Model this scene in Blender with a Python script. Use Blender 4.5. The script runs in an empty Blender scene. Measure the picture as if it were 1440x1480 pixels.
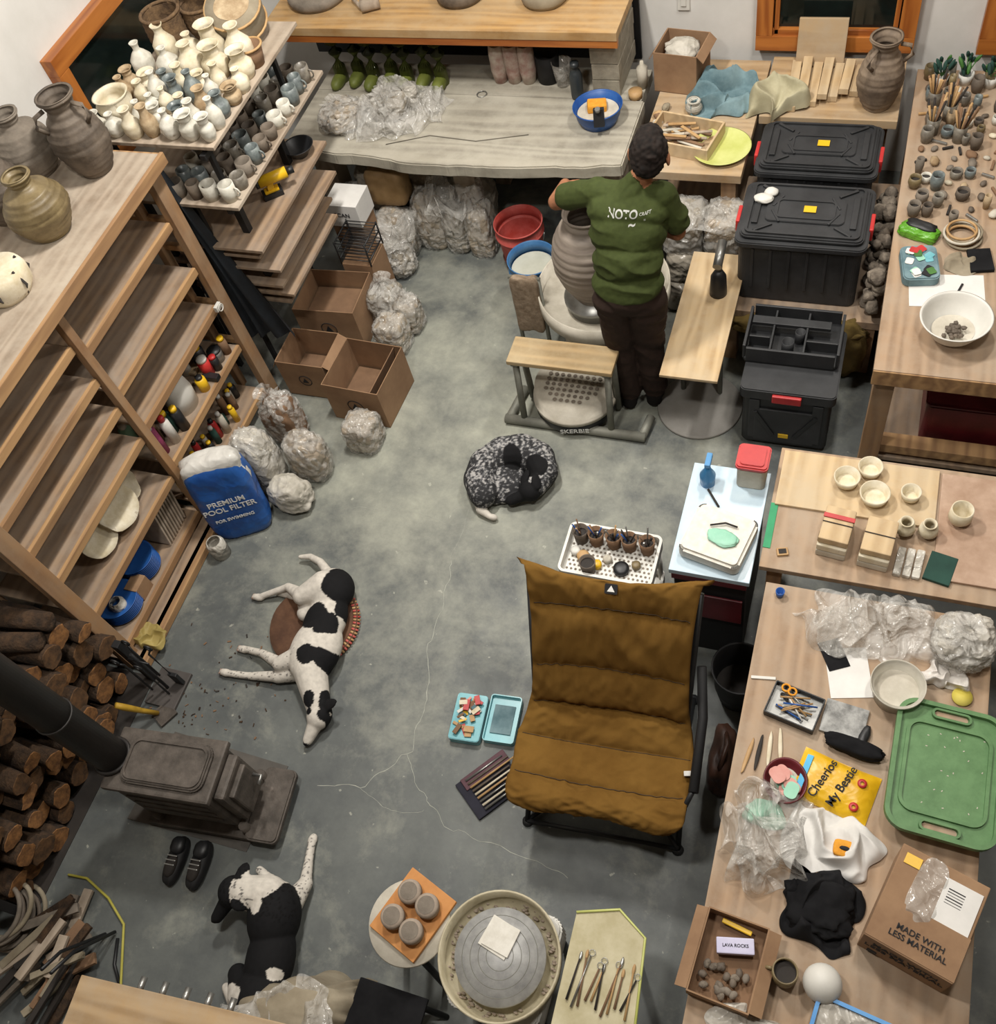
import bpy,bmesh,math,random
import numpy as np
from mathutils import Vector,Matrix,Euler,noise
from mathutils.bvhtree import BVHTree
random.seed(7)
SC=bpy.context.scene; COL=bpy.context.collection
SC.view_settings.view_transform='Standard'
R=math.radians
def hx(s,a=1):
    s=s.lstrip('#');o=[]
    for i in (0,2,4):
        v=int(s[i:i+2],16)/255
        o.append(v/12.92 if v<=.04045 else ((v+.055)/1.055)**2.4)
    return (o[0],o[1],o[2],a)
def mat(name,c1,c2=None,rough=.65,scale=6,st=(1,1,1),bump=0.,metal=0,alpha=1,trans=0,lo=.35,hi=.65,coat=0,emis=0,bd=.01,detail=6,c3=None,crinkle=0,spec=.5):
    m=bpy.data.materials.new(name);m.use_nodes=True;nt=m.node_tree;N=nt.nodes;L=nt.links
    b=N['Principled BSDF'];b.inputs['Roughness'].default_value=rough;b.inputs['Metallic'].default_value=metal
    b.inputs['Alpha'].default_value=alpha;b.inputs['Transmission Weight'].default_value=trans
    b.inputs['Coat Weight'].default_value=coat;b.inputs['Specular IOR Level'].default_value=spec
    c1=hx(c1);c2=hx(c2) if c2 else tuple(min(1,x*1.25) for x in c1[:3])+(1,)
    tc=N.new('ShaderNodeTexCoord');mp=N.new('ShaderNodeMapping');mp.inputs['Scale'].default_value=st
    L.new(tc.outputs['Object'],mp.inputs[0])
    n=N.new('ShaderNodeTexNoise');n.inputs['Scale'].default_value=scale;n.inputs['Detail'].default_value=detail;n.inputs['Roughness'].default_value=.65
    L.new(mp.outputs[0],n.inputs['Vector'])
    r=N.new('ShaderNodeValToRGB');e=r.color_ramp.elements;e[0].position=lo;e[0].color=c1;e[1].position=hi;e[1].color=c2
    if c3: x=e.new(min(.98,hi+.12));x.color=hx(c3)
    L.new(n.outputs['Fac'],r.inputs[0]);L.new(r.outputs[0],b.inputs['Base Color'])
    hgt=n.outputs['Fac']
    if crinkle:
        dn=N.new('ShaderNodeTexNoise');dn.inputs['Scale'].default_value=4;dn.inputs['Detail'].default_value=3;L.new(tc.outputs['Object'],dn.inputs['Vector'])
        va=N.new('ShaderNodeVectorMath');va.operation='MULTIPLY_ADD';va.inputs[1].default_value=(.3,.3,.3);L.new(dn.outputs['Color'],va.inputs[0]);L.new(tc.outputs['Object'],va.inputs[2])
        v1=N.new('ShaderNodeTexVoronoi');v1.inputs['Scale'].default_value=crinkle;L.new(va.outputs[0],v1.inputs['Vector'])
        v2=N.new('ShaderNodeTexVoronoi');v2.inputs['Scale'].default_value=crinkle*2.6;L.new(va.outputs[0],v2.inputs['Vector'])
        ma=N.new('ShaderNodeMath');ma.operation='MULTIPLY_ADD';ma.inputs[1].default_value=.4;L.new(v2.outputs['Distance'],ma.inputs[0]);L.new(v1.outputs['Distance'],ma.inputs[2]);hgt=ma.outputs[0]
        bump=bump or .9
    if bump:
        bp=N.new('ShaderNodeBump');bp.inputs['Strength'].default_value=bump;bp.inputs['Distance'].default_value=bd
        L.new(hgt,bp.inputs['Height']);L.new(bp.outputs[0],b.inputs['Normal'])
    return m
def wood(name,c1,c2,axis='y',dust=None,rough=.75,sc=1.0,dmax=.85):
    m=bpy.data.materials.new(name);m.use_nodes=True;nt=m.node_tree;N=nt.nodes;L=nt.links
    b=N['Principled BSDF'];b.inputs['Roughness'].default_value=rough
    tc=N.new('ShaderNodeTexCoord');mp=N.new('ShaderNodeMapping')
    s={'y':(1,.12,1),'x':(.12,1,1),'z':(1,1,.12)}[axis];mp.inputs['Scale'].default_value=[k*sc for k in s]
    L.new(tc.outputs['Object'],mp.inputs[0])
    w=N.new('ShaderNodeTexWave');w.wave_type='BANDS';w.bands_direction={'y':'X','x':'Y','z':'X'}[axis]
    w.inputs['Scale'].default_value=5;w.inputs['Distortion'].default_value=9;w.inputs['Detail'].default_value=3;w.inputs['Detail Scale'].default_value=1.6
    L.new(mp.outputs[0],w.inputs['Vector'])
    n=N.new('ShaderNodeTexNoise');n.inputs['Scale'].default_value=38;n.inputs['Detail'].default_value=4
    L.new(mp.outputs[0],n.inputs['Vector'])
    mx=N.new('ShaderNodeMath');mx.operation='MULTIPLY_ADD';mx.inputs[1].default_value=.5
    L.new(w.outputs['Fac'],mx.inputs[0])
    m2=N.new('ShaderNodeMath');m2.operation='MULTIPLY';m2.inputs[1].default_value=.5;L.new(n.outputs['Fac'],m2.inputs[0]);L.new(m2.outputs[0],mx.inputs[2])
    r=N.new('ShaderNodeValToRGB');e=r.color_ramp.elements;e[0].position=.15;e[0].color=hx(c1);e[1].position=.8;e[1].color=hx(c2)
    L.new(mx.outputs[0],r.inputs[0]);out=r.outputs[0]
    if dust:
        n2=N.new('ShaderNodeTexNoise');n2.inputs['Scale'].default_value=3.2;n2.inputs['Detail'].default_value=8;n2.inputs['Roughness'].default_value=.7;L.new(tc.outputs['Object'],n2.inputs['Vector'])
        r2=N.new('ShaderNodeValToRGB');r2.color_ramp.elements[0].position=.38;r2.color_ramp.elements[1].position=.66
        r2.color_ramp.elements[0].color=(.12,.12,.12,1);r2.color_ramp.elements[1].color=(dmax,dmax,dmax,1)
        L.new(n2.outputs['Fac'],r2.inputs[0]);mi=N.new('ShaderNodeMix');mi.data_type='RGBA';L.new(r2.outputs[0],mi.inputs[0]);L.new(out,mi.inputs[6]);mi.inputs[7].default_value=hx(dust);out=mi.outputs[2]
    L.new(out,b.inputs['Base Color'])
    bp=N.new('ShaderNodeBump');bp.inputs['Strength'].default_value=.25;bp.inputs['Distance'].default_value=.003
    L.new(mx.outputs[0],bp.inputs['Height']);L.new(bp.outputs[0],b.inputs['Normal'])
    return m
# ---------------- materials
wall_m=mat('wall_paint','#cfcdc8','#dad8d4',rough=.9,scale=3)
ceil_m=wood('ceiling_boards','#6b5138','#8a6c4c','y')  # unseen ceiling, brown kept dark to cut bounced light
plyY=wood('plywood_y','#725c48','#a08467','y',dust='#998a7b')
plyX=wood('plywood_x','#94764f','#b99a70','x',dust='#b0a08a')
plyL=wood('plywood_light','#a98a60','#ccb085','y',dust='#bfae92')
postW=wood('stud_wood','#7f5c3e','#a67d53','z',dust='#9a836a')
edgeW=wood('edge_wood','#8a694a','#b38e63','y')
orangeW=wood('varnished_fir','#8a4a1e','#b47033','x',rough=.35)
orangeZ=wood('varnished_fir_v','#8a4a1e','#b47033','z',rough=.35)
plyO=wood('varnished_fir_y','#8a4a1e','#b47033','y',rough=.35)
slabW=wood('weathered_slab','#777165','#a39d8e','x',dust='#b7b2a4',sc=.8)
tabW=wood('table_wood','#84694f','#a98c6f','y',dust='#a69480',dmax=.95)
dustW=wood('dusty_board','#7c6b59','#a39280','y',dust='#b3a797')
clayW=mat('raw_clay','#8b7d70','#a99b8c',rough=.9,scale=12,bump=.4)
greyclay=mat('grey_clay','#655d53','#857b6f',rough=.85,scale=9,bump=.5)
darkclay=mat('dark_stoneware','#463d35','#73675a',rough=.7,scale=7,bump=.5)
olivegl=mat('olive_glaze','#5d4f35','#8a7a58',rough=.45,scale=8,bump=.3)
cream=mat('cream_slip','#c3b697','#dbd3bf',rough=.7,scale=14,c3='#7c6240')
whitegl=mat('white_glaze','#b9b5a8','#d6d3c8',rough=.45,scale=16,c3='#76674f',bump=.3)
tanbisq=mat('tan_bisque','#8d7556','#bda98a',rough=.8,scale=14,bump=.3,c3='#d6cdb8')
mugm=mat('mug_glaze','#5a544c','#8d877b',rough=.35,scale=14,c3='#3e3830')
bluegrey=mat('blue_grey_glaze','#4f5658','#7c8482',rough=.35,scale=14,c3='#a9a698')
inner=mat('dark_inside','#231f1c','#322c28',rough=.8)
white=mat('white_plastic','#c9c7c0','#d7d5ce',rough=.5)
dwhite=mat('dusty_white','#aea798','#c9c3b5',rough=.75,scale=8)
black=mat('black_plastic','#151618','#222325',rough=.45)
tote=mat('tote_plastic','#202123','#323335',rough=.55,scale=5,c3='#565450')
blackm=mat('black_rubber','#101012','#1a1a1c',rough=.7)
red=mat('red_plastic','#a8262a','#bf3330',rough=.45)
maroon=mat('maroon_plastic','#4f161c','#6a2229',rough=.4)
reddust=mat('red_bucket_plastic','#a83a30','#c4605a',rough=.6,scale=7)
blueb=mat('blue_bucket_plastic','#2f5f92','#4a7cab',rough=.5)
bluep=mat('blue_plastic','#1b458a','#275a9f',rough=.4)
teal=mat('teal_plastic','#5fa3ae','#7dbac2',rough=.3)
greenp=mat('green_plastic','#4f7447','#5f8556',rough=.5,scale=20)
dkgreen=mat('green_cloth','#1c3a32','#25483e',rough=.9)
yellow=mat('yellow_print','#d9ab18','#e8bd28',rough=.4)
orange=mat('orange_sponge','#d18a24','#e09e35',rough=.9,scale=40,bump=.3)
terr=mat('terracotta_bat','#b3763c','#c58a4d',rough=.7,scale=8)
cardb=mat('cardboard','#82644a','#997a5c',rough=.85,scale=4)
cardd=mat('cardboard_inside','#6f5540','#87694f',rough=.9,scale=4)
paper=mat('paper','#d3d1cd','#e0deda',rough=.8)
steel=mat('steel','#8b8b88','#a5a5a2',rough=.35,metal=.8)
dsteel=mat('dusty_steel','#6f6f67','#87877d',rough=.6,metal=.3)
disc_m=mat('grey_disc','#807d77','#989590',rough=.7,scale=3)
castir=mat('cast_iron','#3f3933','#5f5750',rough=.65,scale=11,bump=.5,metal=.1,c3='#857970')
pipem=mat('stovepipe','#2a2827','#373432',rough=.5,metal=.4)
bark=mat('bark','#2a1f16','#4f3a27',rough=.95,scale=22,bump=1,bd=.02)
logend=mat('log_end','#5f4026','#9a6c3e',rough=.85,scale=30,bump=.4,c3='#3a2817')
logend2=mat('log_end_old','#3f2d1d','#6f4f30',rough=.9,scale=24,bump=.4)
plast=mat('clear_plastic','#cfccc5','#eceae5',rough=.15,alpha=.36,scale=8,crinkle=11,bd=.03,spec=.9)
plast2=mat('milky_plastic','#b3ada2','#d9d5cb',rough=.25,alpha=.8,scale=9,crinkle=11,bd=.03)
claybag=mat('clay_in_plastic','#817a6e','#aea698',rough=.3,scale=5,crinkle=8,bd=.035,c3='#cfc9be')
claybag2=mat('tan_clay_in_plastic','#8f8272','#b8ac9a',rough=.3,scale=5,crinkle=8,bd=.035,c3='#d4ccbe')
sackw=mat('woven_sack','#aaa598','#cdc8be',rough=.6,scale=7,crinkle=7,bd=.03)
brownc=mat('olive_brown_canvas','#66491f','#795a2a',rough=.95,scale=3,bump=.2,spec=.12,bd=.015)
whitecl=mat('white_cloth','#c8c6c2','#dcdad6',rough=.9,scale=6)
greycl=mat('dusty_cloth','#7d725f','#9b917d',rough=.95,scale=5,bump=.3)
bluecl=mat('blue_cloth','#4f6a72','#7d969c',rough=.95,scale=6,bump=.3)
olivecl=mat('olive_cloth','#54441c','#6d592a',rough=.95,scale=5,bump=.3)
blackcl=mat('black_cloth','#111113','#1f1f21',rough=.95,scale=6,spec=.2)
rock=mat('rock','#554c43','#8b8072',rough=.95,scale=14,bump=1,bd=.02,c3='#a89c8c')
foam=mat('plaster_foam','#d0ccc1','#e0ddd4',rough=.9,scale=30)
ltblue=mat('pale_blue_laminate','#b3c8d6','#c3d5df',rough=.3)
turq=mat('turquoise_rubber','#86bda4','#9ed0b8',rough=.6)
pink=mat('pink_pads','#c98a80','#d8a59b',rough=.7)
ylwgreen=mat('chartreuse_glaze','#b5bb62','#c9cd83',rough=.4)
glassd=mat('night_glass','#0b1110','#18211f',rough=.08,scale=3)
leaf=mat('foliage','#2f5a25','#4d7d39',rough=.6)
tan=mat('tan_tools','#a07c50','#bf9d6e',rough=.6)
crackm=mat('crack_filler','#8f9188','#b0b2a7',rough=.9,scale=20)
basketm=mat('basket_weave','#513e2c','#7a6043',rough=.9,scale=30,bump=.8)
ink=mat('black_ink','#17171a','#1f1f22',rough=.8)
whink=mat('white_ink','#e0e0dc','#ebebe8',rough=.7)
bluink=mat('blue_ink','#1d3f7a','#27508f',rough=.5)
browncan=mat('dark_leather','#2e1c14','#43291d',rough=.5,bump=.3,scale=12)
def bevel_all(bm,w,seg=2):
    bmesh.ops.bevel(bm,geom=list(bm.edges)+list(bm.verts),offset=w,segments=seg,affect='EDGES',profile=.6)
class M:
    def __init__(s,name,loc=(0,0,0),rz=0,rot=None):
        s.name=name;s.bm=bmesh.new();s.mats=[];s.loc=loc;s.rot=rot or (0,0,rz)
    def mi(s,m):
        if m not in s.mats:s.mats.append(m)
        return s.mats.index(m)
    def add(s,bm,m,mtx=None,smooth=False):
        if mtx is not None: bmesh.ops.transform(bm,matrix=mtx,verts=bm.verts)
        i=s.mi(m)
        for f in bm.faces: f.material_index=i;f.smooth=smooth
        t=bpy.data.meshes.new('t');bm.to_mesh(t);bm.free();s.bm.from_mesh(t);bpy.data.meshes.remove(t)
    def box(s,c,d,m,rot=(0,0,0),bev=.003):
        bm=bmesh.new();bmesh.ops.create_cube(bm,size=1);bmesh.ops.scale(bm,vec=d,verts=bm.verts)
        b=min(bev,min(d)*.3)
        if b>0.0004: bevel_all(bm,b,2)
        s.add(bm,m,Matrix.Translation(c)@Euler(rot).to_matrix().to_4x4())
        return s
    def lathe(s,prof,m,c=(0,0,0),seg=28,rot=(0,0,0),sc=(1,1,1),wob=0,seed=0,smooth=True,star=0,starn=9):
        bm=bmesh.new();rings=[];zm=max(z for r,z in prof)+1e-6
        for r,z in prof:
            if r<1e-5: rings.append([bm.verts.new((0,0,z))])
            else:
                rr=[]
                for i in range(seg):
                    a=2*math.pi*i/seg
                    k=1+wob*noise.noise(Vector((math.cos(a)*1.5,math.sin(a)*1.5,z*6+seed)))
                    if star:k+=star*(1-z/zm)*math.sin(a*starn+2*noise.noise(Vector((math.cos(a),math.sin(a),seed)))*3)
                    rr.append(bm.verts.new((r*k*math.cos(a),r*k*math.sin(a),z)))
                rings.append(rr)
        for a,b in zip(rings,rings[1:]):
            if len(a)==1 and len(b)==1: continue
            for i in range(seg):
                j=(i+1)%seg
                if len(a)==1: bm.faces.new((a[0],b[j],b[i]))
                elif len(b)==1: bm.faces.new((a[i],a[j],b[0]))
                else: bm.faces.new((a[i],a[j],b[j],b[i]))
        bmesh.ops.recalc_face_normals(bm,faces=bm.faces)
        s.add(bm,m,Matrix.Translation(c)@Euler(rot).to_matrix().to_4x4()@Matrix.Diagonal((*sc,1)),smooth)
        return s
    def cyl(s,p0,p1,r0,m,r1=None,seg=20,smooth=True):
        r1=r0 if r1 is None else r1
        p0=Vector(p0);p1=Vector(p1);d=p1-p0;L=d.length
        q=d.to_track_quat('Z','Y').to_matrix().to_4x4()
        bm=bmesh.new();bmesh.ops.create_cone(bm,cap_ends=True,segments=seg,radius1=r0,radius2=r1,depth=L)
        s.add(bm,m,Matrix.Translation((p0+p1)/2)@q,False)
        if smooth:
            s.bm.faces.ensure_lookup_table()
            for f in list(s.bm.faces)[-(seg+2):]:
                if len(f.verts)==4:f.smooth=True
        return s
    def tube(s,pts,r,m,seg=8,closed=False):
        pts=[Vector(p) for p in pts];n=len(pts)
        bm=bmesh.new();rings=[]
        up=Vector((0,0,1))
        for i,p in enumerate(pts):
            if closed:t=(pts[(i+1)%n]-pts[i-1]).normalized()
            else:t=(pts[min(i+1,n-1)]-pts[max(i-1,0)]).normalized()
            a=t.cross(up)
            if a.length<.05:a=t.cross(Vector((1,0,0)))
            a.normalize();b=t.cross(a).normalized()
            rr=r[i] if isinstance(r,(list,tuple)) else r
            rings.append([bm.verts.new(p+a*rr*math.cos(2*math.pi*k/seg)+b*rr*math.sin(2*math.pi*k/seg)) for k in range(seg)])
        rng=range(n if closed else n-1)
        for i in rng:
            A=rings[i];B=rings[(i+1)%n]
            for k in range(seg):
                try:bm.faces.new((A[k],A[(k+1)%seg],B[(k+1)%seg],B[k]))
                except:pass
        if not closed:
            bm.faces.new(rings[0]);bm.faces.new(rings[-1])
        bmesh.ops.recalc_face_normals(bm,faces=bm.faces)
        s.add(bm,m,None,True);return s
    def ring(s,c,r,t,m,rot=(0,0,0),a0=0,a1=360,n=24,seg=8):
        E=Euler(rot).to_matrix();full=abs(a1-a0)>=360
        pts=[Vector(c)+E@Vector((r*math.cos(R(a0+(a1-a0)*i/n)),r*math.sin(R(a0+(a1-a0)*i/n)),0)) for i in range(n if full else n+1)]
        return s.tube(pts,t,m,seg,full)
    def blob(s,c,d,m,amp=.15,freq=2.,seed=0,p=2.,sub=4,rot=(0,0,0),flat=True,ridge=False):
        bm=bmesh.new();bmesh.ops.create_icosphere(bm,subdivisions=sub,radius=1)
        for v in bm.verts:
            n=v.co.normalized();k=(abs(n.x)**p+abs(n.y)**p+abs(n.z)**p)**(-1/p)
            q=n*freq+Vector((seed*3.1,seed*1.7,seed))
            ns=noise.noise(q)+.5*noise.noise(q*2.3)+.25*noise.noise(q*5)
            if ridge: ns=.4-1.2*abs(noise.noise(q*.9))-.35*abs(noise.noise(q*2.1))
            v.co=n*k*(1+amp*ns)
            if flat and v.co.z<-.9:v.co.z=-.9
            v.co=Vector((v.co.x*d[0],v.co.y*d[1],v.co.z*d[2]))
        s.add(bm,m,Matrix.Translation(c)@Euler(rot).to_matrix().to_4x4(),True);return s
    def sheet(s,c,d,m,amp=.02,freq=6,seed=0,n=40,rot=(0,0,0),irr=.12,fn=None,lift=0.0,stretch=1.0):
        bm=bmesh.new();g=[]
        for i in range(n+1):
            row=[]
            for j in range(n+1):
                u=i/n-.5;v=j/n-.5
                rr=1+irr*noise.noise(Vector((math.atan2(v,u+1e-6)*1.3,seed*2.,0)))*2
                k=1-.25*(abs(u*2)**2*abs(v*2)**2)
                x=u*d[0]*rr*k;y=v*d[1]*rr*k
                q=Vector((x*freq*stretch+.35*noise.noise(Vector((x*freq,y*freq,3.3))),y*freq,seed*5.3))
                z=amp*max(0,(.72-1.5*abs(noise.noise(q))-.55*abs(noise.noise(q*1.9))+.35*noise.noise(q*.6)))
                e=max(abs(u),abs(v))*2
                z*=1-e**6*.9
                if fn:z+=fn(u,v)
                row.append(bm.verts.new((x+amp*.5*noise.noise(q*1.5+Vector((9,0,0))),y+amp*.5*noise.noise(q*1.5+Vector((0,9,0))),z+.003+lift)))
            g.append(row)
        for i in range(n):
            for j in range(n): bm.faces.new((g[i][j],g[i+1][j],g[i+1][j+1],g[i][j+1]))
        s.add(bm,m,Matrix.Translation(c)@Euler(rot).to_matrix().to_4x4(),True);return s
    def prism(s,poly,z0,z1,m,bev=.003,mtx=None):
        bm=bmesh.new();a=[bm.verts.new((x,y,z0)) for x,y in poly];f=bm.faces.new(a)
        r=bmesh.ops.extrude_face_region(bm,geom=[f]);vs=[v for v in r['geom'] if isinstance(v,bmesh.types.BMVert)]
        bmesh.ops.translate(bm,vec=(0,0,z1-z0),verts=vs);bmesh.ops.recalc_face_normals(bm,faces=bm.faces)
        if bev: bmesh.ops.bevel(bm,geom=list(bm.edges),offset=bev,segments=2,affect='EDGES')
        s.add(bm,m,mtx);return s
    def text(s,body,size,m,loc,rot=(0,0,0),ext=.0006,proj=None,bold=.012):
        cu=bpy.data.curves.new('t','FONT');cu.body=body;cu.size=size;cu.extrude=ext;cu.align_x='CENTER';cu.align_y='CENTER';cu.offset=size*bold
        o=bpy.data.objects.new('t',cu);COL.objects.link(o)
        dg=bpy.context.evaluated_depsgraph_get();me=bpy.data.meshes.new_from_object(o.evaluated_get(dg))
        bm=bmesh.new();bm.from_mesh(me);bpy.data.meshes.remove(me);bpy.data.objects.remove(o);bpy.data.curves.remove(cu)
        E=Euler(rot).to_matrix().to_4x4()
        bmesh.ops.transform(bm,matrix=Matrix.Translation(loc)@E,verts=bm.verts)
        if proj: 
            for v in bm.verts: v.co=proj(v.co)
        s.add(bm,m);return s
    def done(s,parent=None):
        me=bpy.data.meshes.new(s.name);s.bm.to_mesh(me);s.bm.free()
        for m in s.mats: me.materials.append(m)
        o=bpy.data.objects.new(s.name,me);COL.objects.link(o);o.location=s.loc;o.rotation_euler=s.rot
        if parent:o.parent=parent
        return o
def vessel(prof,t=.006):
    inn=[(max(r-t,.002),max(z,prof[0][1]+t)) for r,z in reversed(prof)]
    return [(0,prof[0][1])]+prof+inn+[(0,prof[0][1]+t)]
def rbox(w,d,r,n=6):
    P=[]
    for cx,cy,a in ((w/2-r,d/2-r,0),(-w/2+r,d/2-r,90),(-w/2+r,-d/2+r,180),(w/2-r,-d/2+r,270)):
        for i in range(n+1):
            t=R(a+90*i/n);P.append((cx+r*math.cos(t),cy+r*math.sin(t)))
    return P
def ringprism(o,w,d,r,t,z0,z1,m,cx=0,cy=0):
    A=rbox(w,d,r,8);B=rbox(w-2*t,d-2*t,max(r-t,.005),8);bm=bmesh.new();n=len(A)
    v=[[bm.verts.new((x+cx,y+cy,z)) for x,y in Pp] for Pp,z in ((A,z0),(A,z1),(B,z1),(B,z0))]
    for q in range(4):
        a=v[q];b_=v[(q+1)%4]
        for i in range(n):bm.faces.new((a[i],a[(i+1)%n],b_[(i+1)%n],b_[i]))
    bmesh.ops.recalc_face_normals(bm,faces=bm.faces);o.add(bm,m)
# ================= ROOM
XL,XR,YB,YF,ZC=-4.0,1.7,5.45,-1.6,5.4
fm=bpy.data.materials.new('polished_concrete');fm.use_nodes=True;nt=fm.node_tree;N=nt.nodes;L=nt.links;b=N['Principled BSDF']
tc=N.new('ShaderNodeTexCoord')
def nz(sc,det=8,ro=.6,dist=0):
    n=N.new('ShaderNodeTexNoise');n.inputs['Scale'].default_value=sc;n.inputs['Detail'].default_value=det;n.inputs['Roughness'].default_value=ro;n.inputs['Distortion'].default_value=dist;L.new(tc.outputs['Object'],n.inputs['Vector']);return n
n1=nz(1.9,12,.72);r1=N.new('ShaderNodeValToRGB');e=r1.color_ramp.elements;e[0].position=.3;e[0].color=hx('#45494b');e[1].position=.7;e[1].color=hx('#6c706c');L.new(n1.outputs['Fac'],r1.inputs[0])
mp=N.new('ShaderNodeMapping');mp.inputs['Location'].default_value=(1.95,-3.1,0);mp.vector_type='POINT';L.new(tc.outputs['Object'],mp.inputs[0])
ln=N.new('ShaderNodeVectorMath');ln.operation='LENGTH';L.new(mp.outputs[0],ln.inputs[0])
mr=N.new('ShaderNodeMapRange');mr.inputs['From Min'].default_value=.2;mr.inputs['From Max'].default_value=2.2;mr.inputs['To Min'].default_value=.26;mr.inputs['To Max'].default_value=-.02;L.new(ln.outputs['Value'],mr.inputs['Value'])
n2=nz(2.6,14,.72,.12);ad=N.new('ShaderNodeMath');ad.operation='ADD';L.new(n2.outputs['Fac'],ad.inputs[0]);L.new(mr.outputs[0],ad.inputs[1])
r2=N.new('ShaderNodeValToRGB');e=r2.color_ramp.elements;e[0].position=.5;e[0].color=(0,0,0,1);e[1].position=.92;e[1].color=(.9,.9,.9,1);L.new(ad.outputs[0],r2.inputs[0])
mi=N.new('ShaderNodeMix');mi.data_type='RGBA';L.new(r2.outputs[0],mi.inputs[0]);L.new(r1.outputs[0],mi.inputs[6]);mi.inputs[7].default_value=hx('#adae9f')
n5=nz(22,4,.5);r5=N.new('ShaderNodeValToRGB');e=r5.color_ramp.elements;e[0].position=.70;e[0].color=(0,0,0,1);e[1].position=.74;e[1].color=(.5,.5,.5,1);L.new(n5.outputs['Fac'],r5.inputs[0])
mi2=N.new('ShaderNodeMix');mi2.data_type='RGBA';L.new(r5.outputs[0],mi2.inputs[0]);L.new(mi.outputs[2],mi2.inputs[6]);mi2.inputs[7].default_value=hx('#b9b9ab')
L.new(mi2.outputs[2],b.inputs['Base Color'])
n3=nz(6,6);mr2=N.new('ShaderNodeMapRange');mr2.inputs['To Min'].default_value=.35;mr2.inputs['To Max'].default_value=.75;L.new(n3.outputs['Fac'],mr2.inputs['Value']);L.new(mr2.outputs[0],b.inputs['Roughness'])
n4=nz(60,3);bp=N.new('ShaderNodeBump');bp.inputs['Strength'].default_value=.08;bp.inputs['Distance'].default_value=.004;L.new(n4.outputs['Fac'],bp.inputs['Height']);L.new(bp.outputs[0],b.inputs['Normal'])
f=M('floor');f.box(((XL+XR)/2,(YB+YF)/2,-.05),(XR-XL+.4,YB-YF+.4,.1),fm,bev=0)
def crack(pts,w=.004):
    P=[]
    for (x0,y0),(x1,y1) in zip(pts,pts[1:]):
        for i in range(10):
            t=i/10;x=x0+(x1-x0)*t;y=y0+(y1-y0)*t
            P.append(Vector((x+.03*noise.noise(Vector((x*11,y*11,1)))+.01*noise.noise(Vector((x*40,y*40,1))),y+.03*noise.noise(Vector((x*11,y*11,5))),.0008)))
    bm=bmesh.new();pr=None
    for i in range(len(P)-1):
        t=(P[i+1]-P[i]).normalized();nn=Vector((-t.y,t.x,0))*w*(.35+.9*abs(noise.noise(P[i]*25)))
        a=bm.verts.new(P[i]+nn);b_=bm.verts.new(P[i]-nn)
        if pr: bm.faces.new((pr[0],a,b_,pr[1]))
        pr=(a,b_)
    f.add(bm,crackm)
crack([(-1.76,2.2),(-1.71,2.02),(-1.71,1.74),(-1.62,1.46),(-1.62,1.18),(-1.79,.97),(-2.03,.94)],.0026)
crack([(-1.62,1.18),(-1.5,1.02),(-1.35,.91),(-.945,.865),(-.7,.82)],.0022)
crack([(-1.79,.97),(-1.6,.9),(-1.42,.95)],.0014)
crack([(-1.5,2.45),(-1.72,2.42),(-2.1,2.47),(-2.5,2.42)],.001)
crack([(-1.76,2.2),(-1.75,2.5),(-1.8,2.8)],.001)
f.done()
M('wall_left').box((XL-.1,(YB+YF)/2,ZC/2),(.2,YB-YF+.4,ZC),wall_m,bev=0).done()
M('wall_back').box(((XL+XR)/2,YB+.1,ZC/2),(XR-XL,.2,ZC),wall_m,bev=0).done()
darkwall=mat('bounce_cutting_wall','#6e655a','#7d7468',rough=.95,scale=3)  # dark colour given to the unseen walls to reduce bounced fill light
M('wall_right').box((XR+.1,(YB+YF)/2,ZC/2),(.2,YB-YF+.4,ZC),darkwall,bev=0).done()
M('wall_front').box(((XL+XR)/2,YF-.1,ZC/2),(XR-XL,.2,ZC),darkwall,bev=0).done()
M('ceiling').box(((XL+XR)/2,(YB+YF)/2,ZC+.05),(XR-XL+.4,YB-YF+.4,.1),ceil_m,bev=0).done()
def window(name,axis,a0,a1,z0,z1,pos,w=.09):
    m=M(name);d=.035
    if axis=='y':
        m.box((pos+d,(a0+a1)/2,z1-w/2),(d*2,a1-a0,w),plyO);m.box((pos+d,(a0+a1)/2,z0+w/2),(d*2,a1-a0,w),plyO)
        for y in (a0+w/2,a1-w/2):m.box((pos+d,y,(z0+z1)/2),(d*2,w,z1-z0-2*w),orangeZ)
        m.box((pos+.012,(a0+a1)/2,(z0+z1)/2),(.02,a1-a0-w,z1-z0-w),glassd,bev=0)
    else:
        m.box(((a0+a1)/2,pos-d,z1-w/2),(a1-a0,d*2,w),orangeW);m.box(((a0+a1)/2,pos-d,z0+w/2),(a1-a0,d*2,w),orangeW)
        for x in (a0+w/2,a1-w/2):m.box((x,pos-d,(z0+z1)/2),(w,d*2,z1-z0-2*w),orangeZ)
        m.box(((a0+a1)/2,pos-.012,(z0+z1)/2),(a1-a0-w,.02,z1-z0-w),glassd,bev=0)
        for x in (a0+w+.02,a1-w-.02):m.box((x,pos-.03,(z0+z1)/2),(.025,.04,z1-z0-2*w),orangeZ)
        m.box(((a0+a1)/2,pos-.03,z0+w+.015),(a1-a0-2*w,.04,.03),orangeW)
    return m.done()
window('window_1','x',-.75,.1,.84,1.9,YB)
window('window_2','x',.42,1.2,.84,1.9,YB)
window('window_3','y',3.57,4.85,1.22,1.9,XL)
M('light_switch',(-1.17,YB-.006,1.1)).box((0,0,0),(.07,.012,.115),white).box((0,-.008,0),(.03,.01,.06),white).done()
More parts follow.
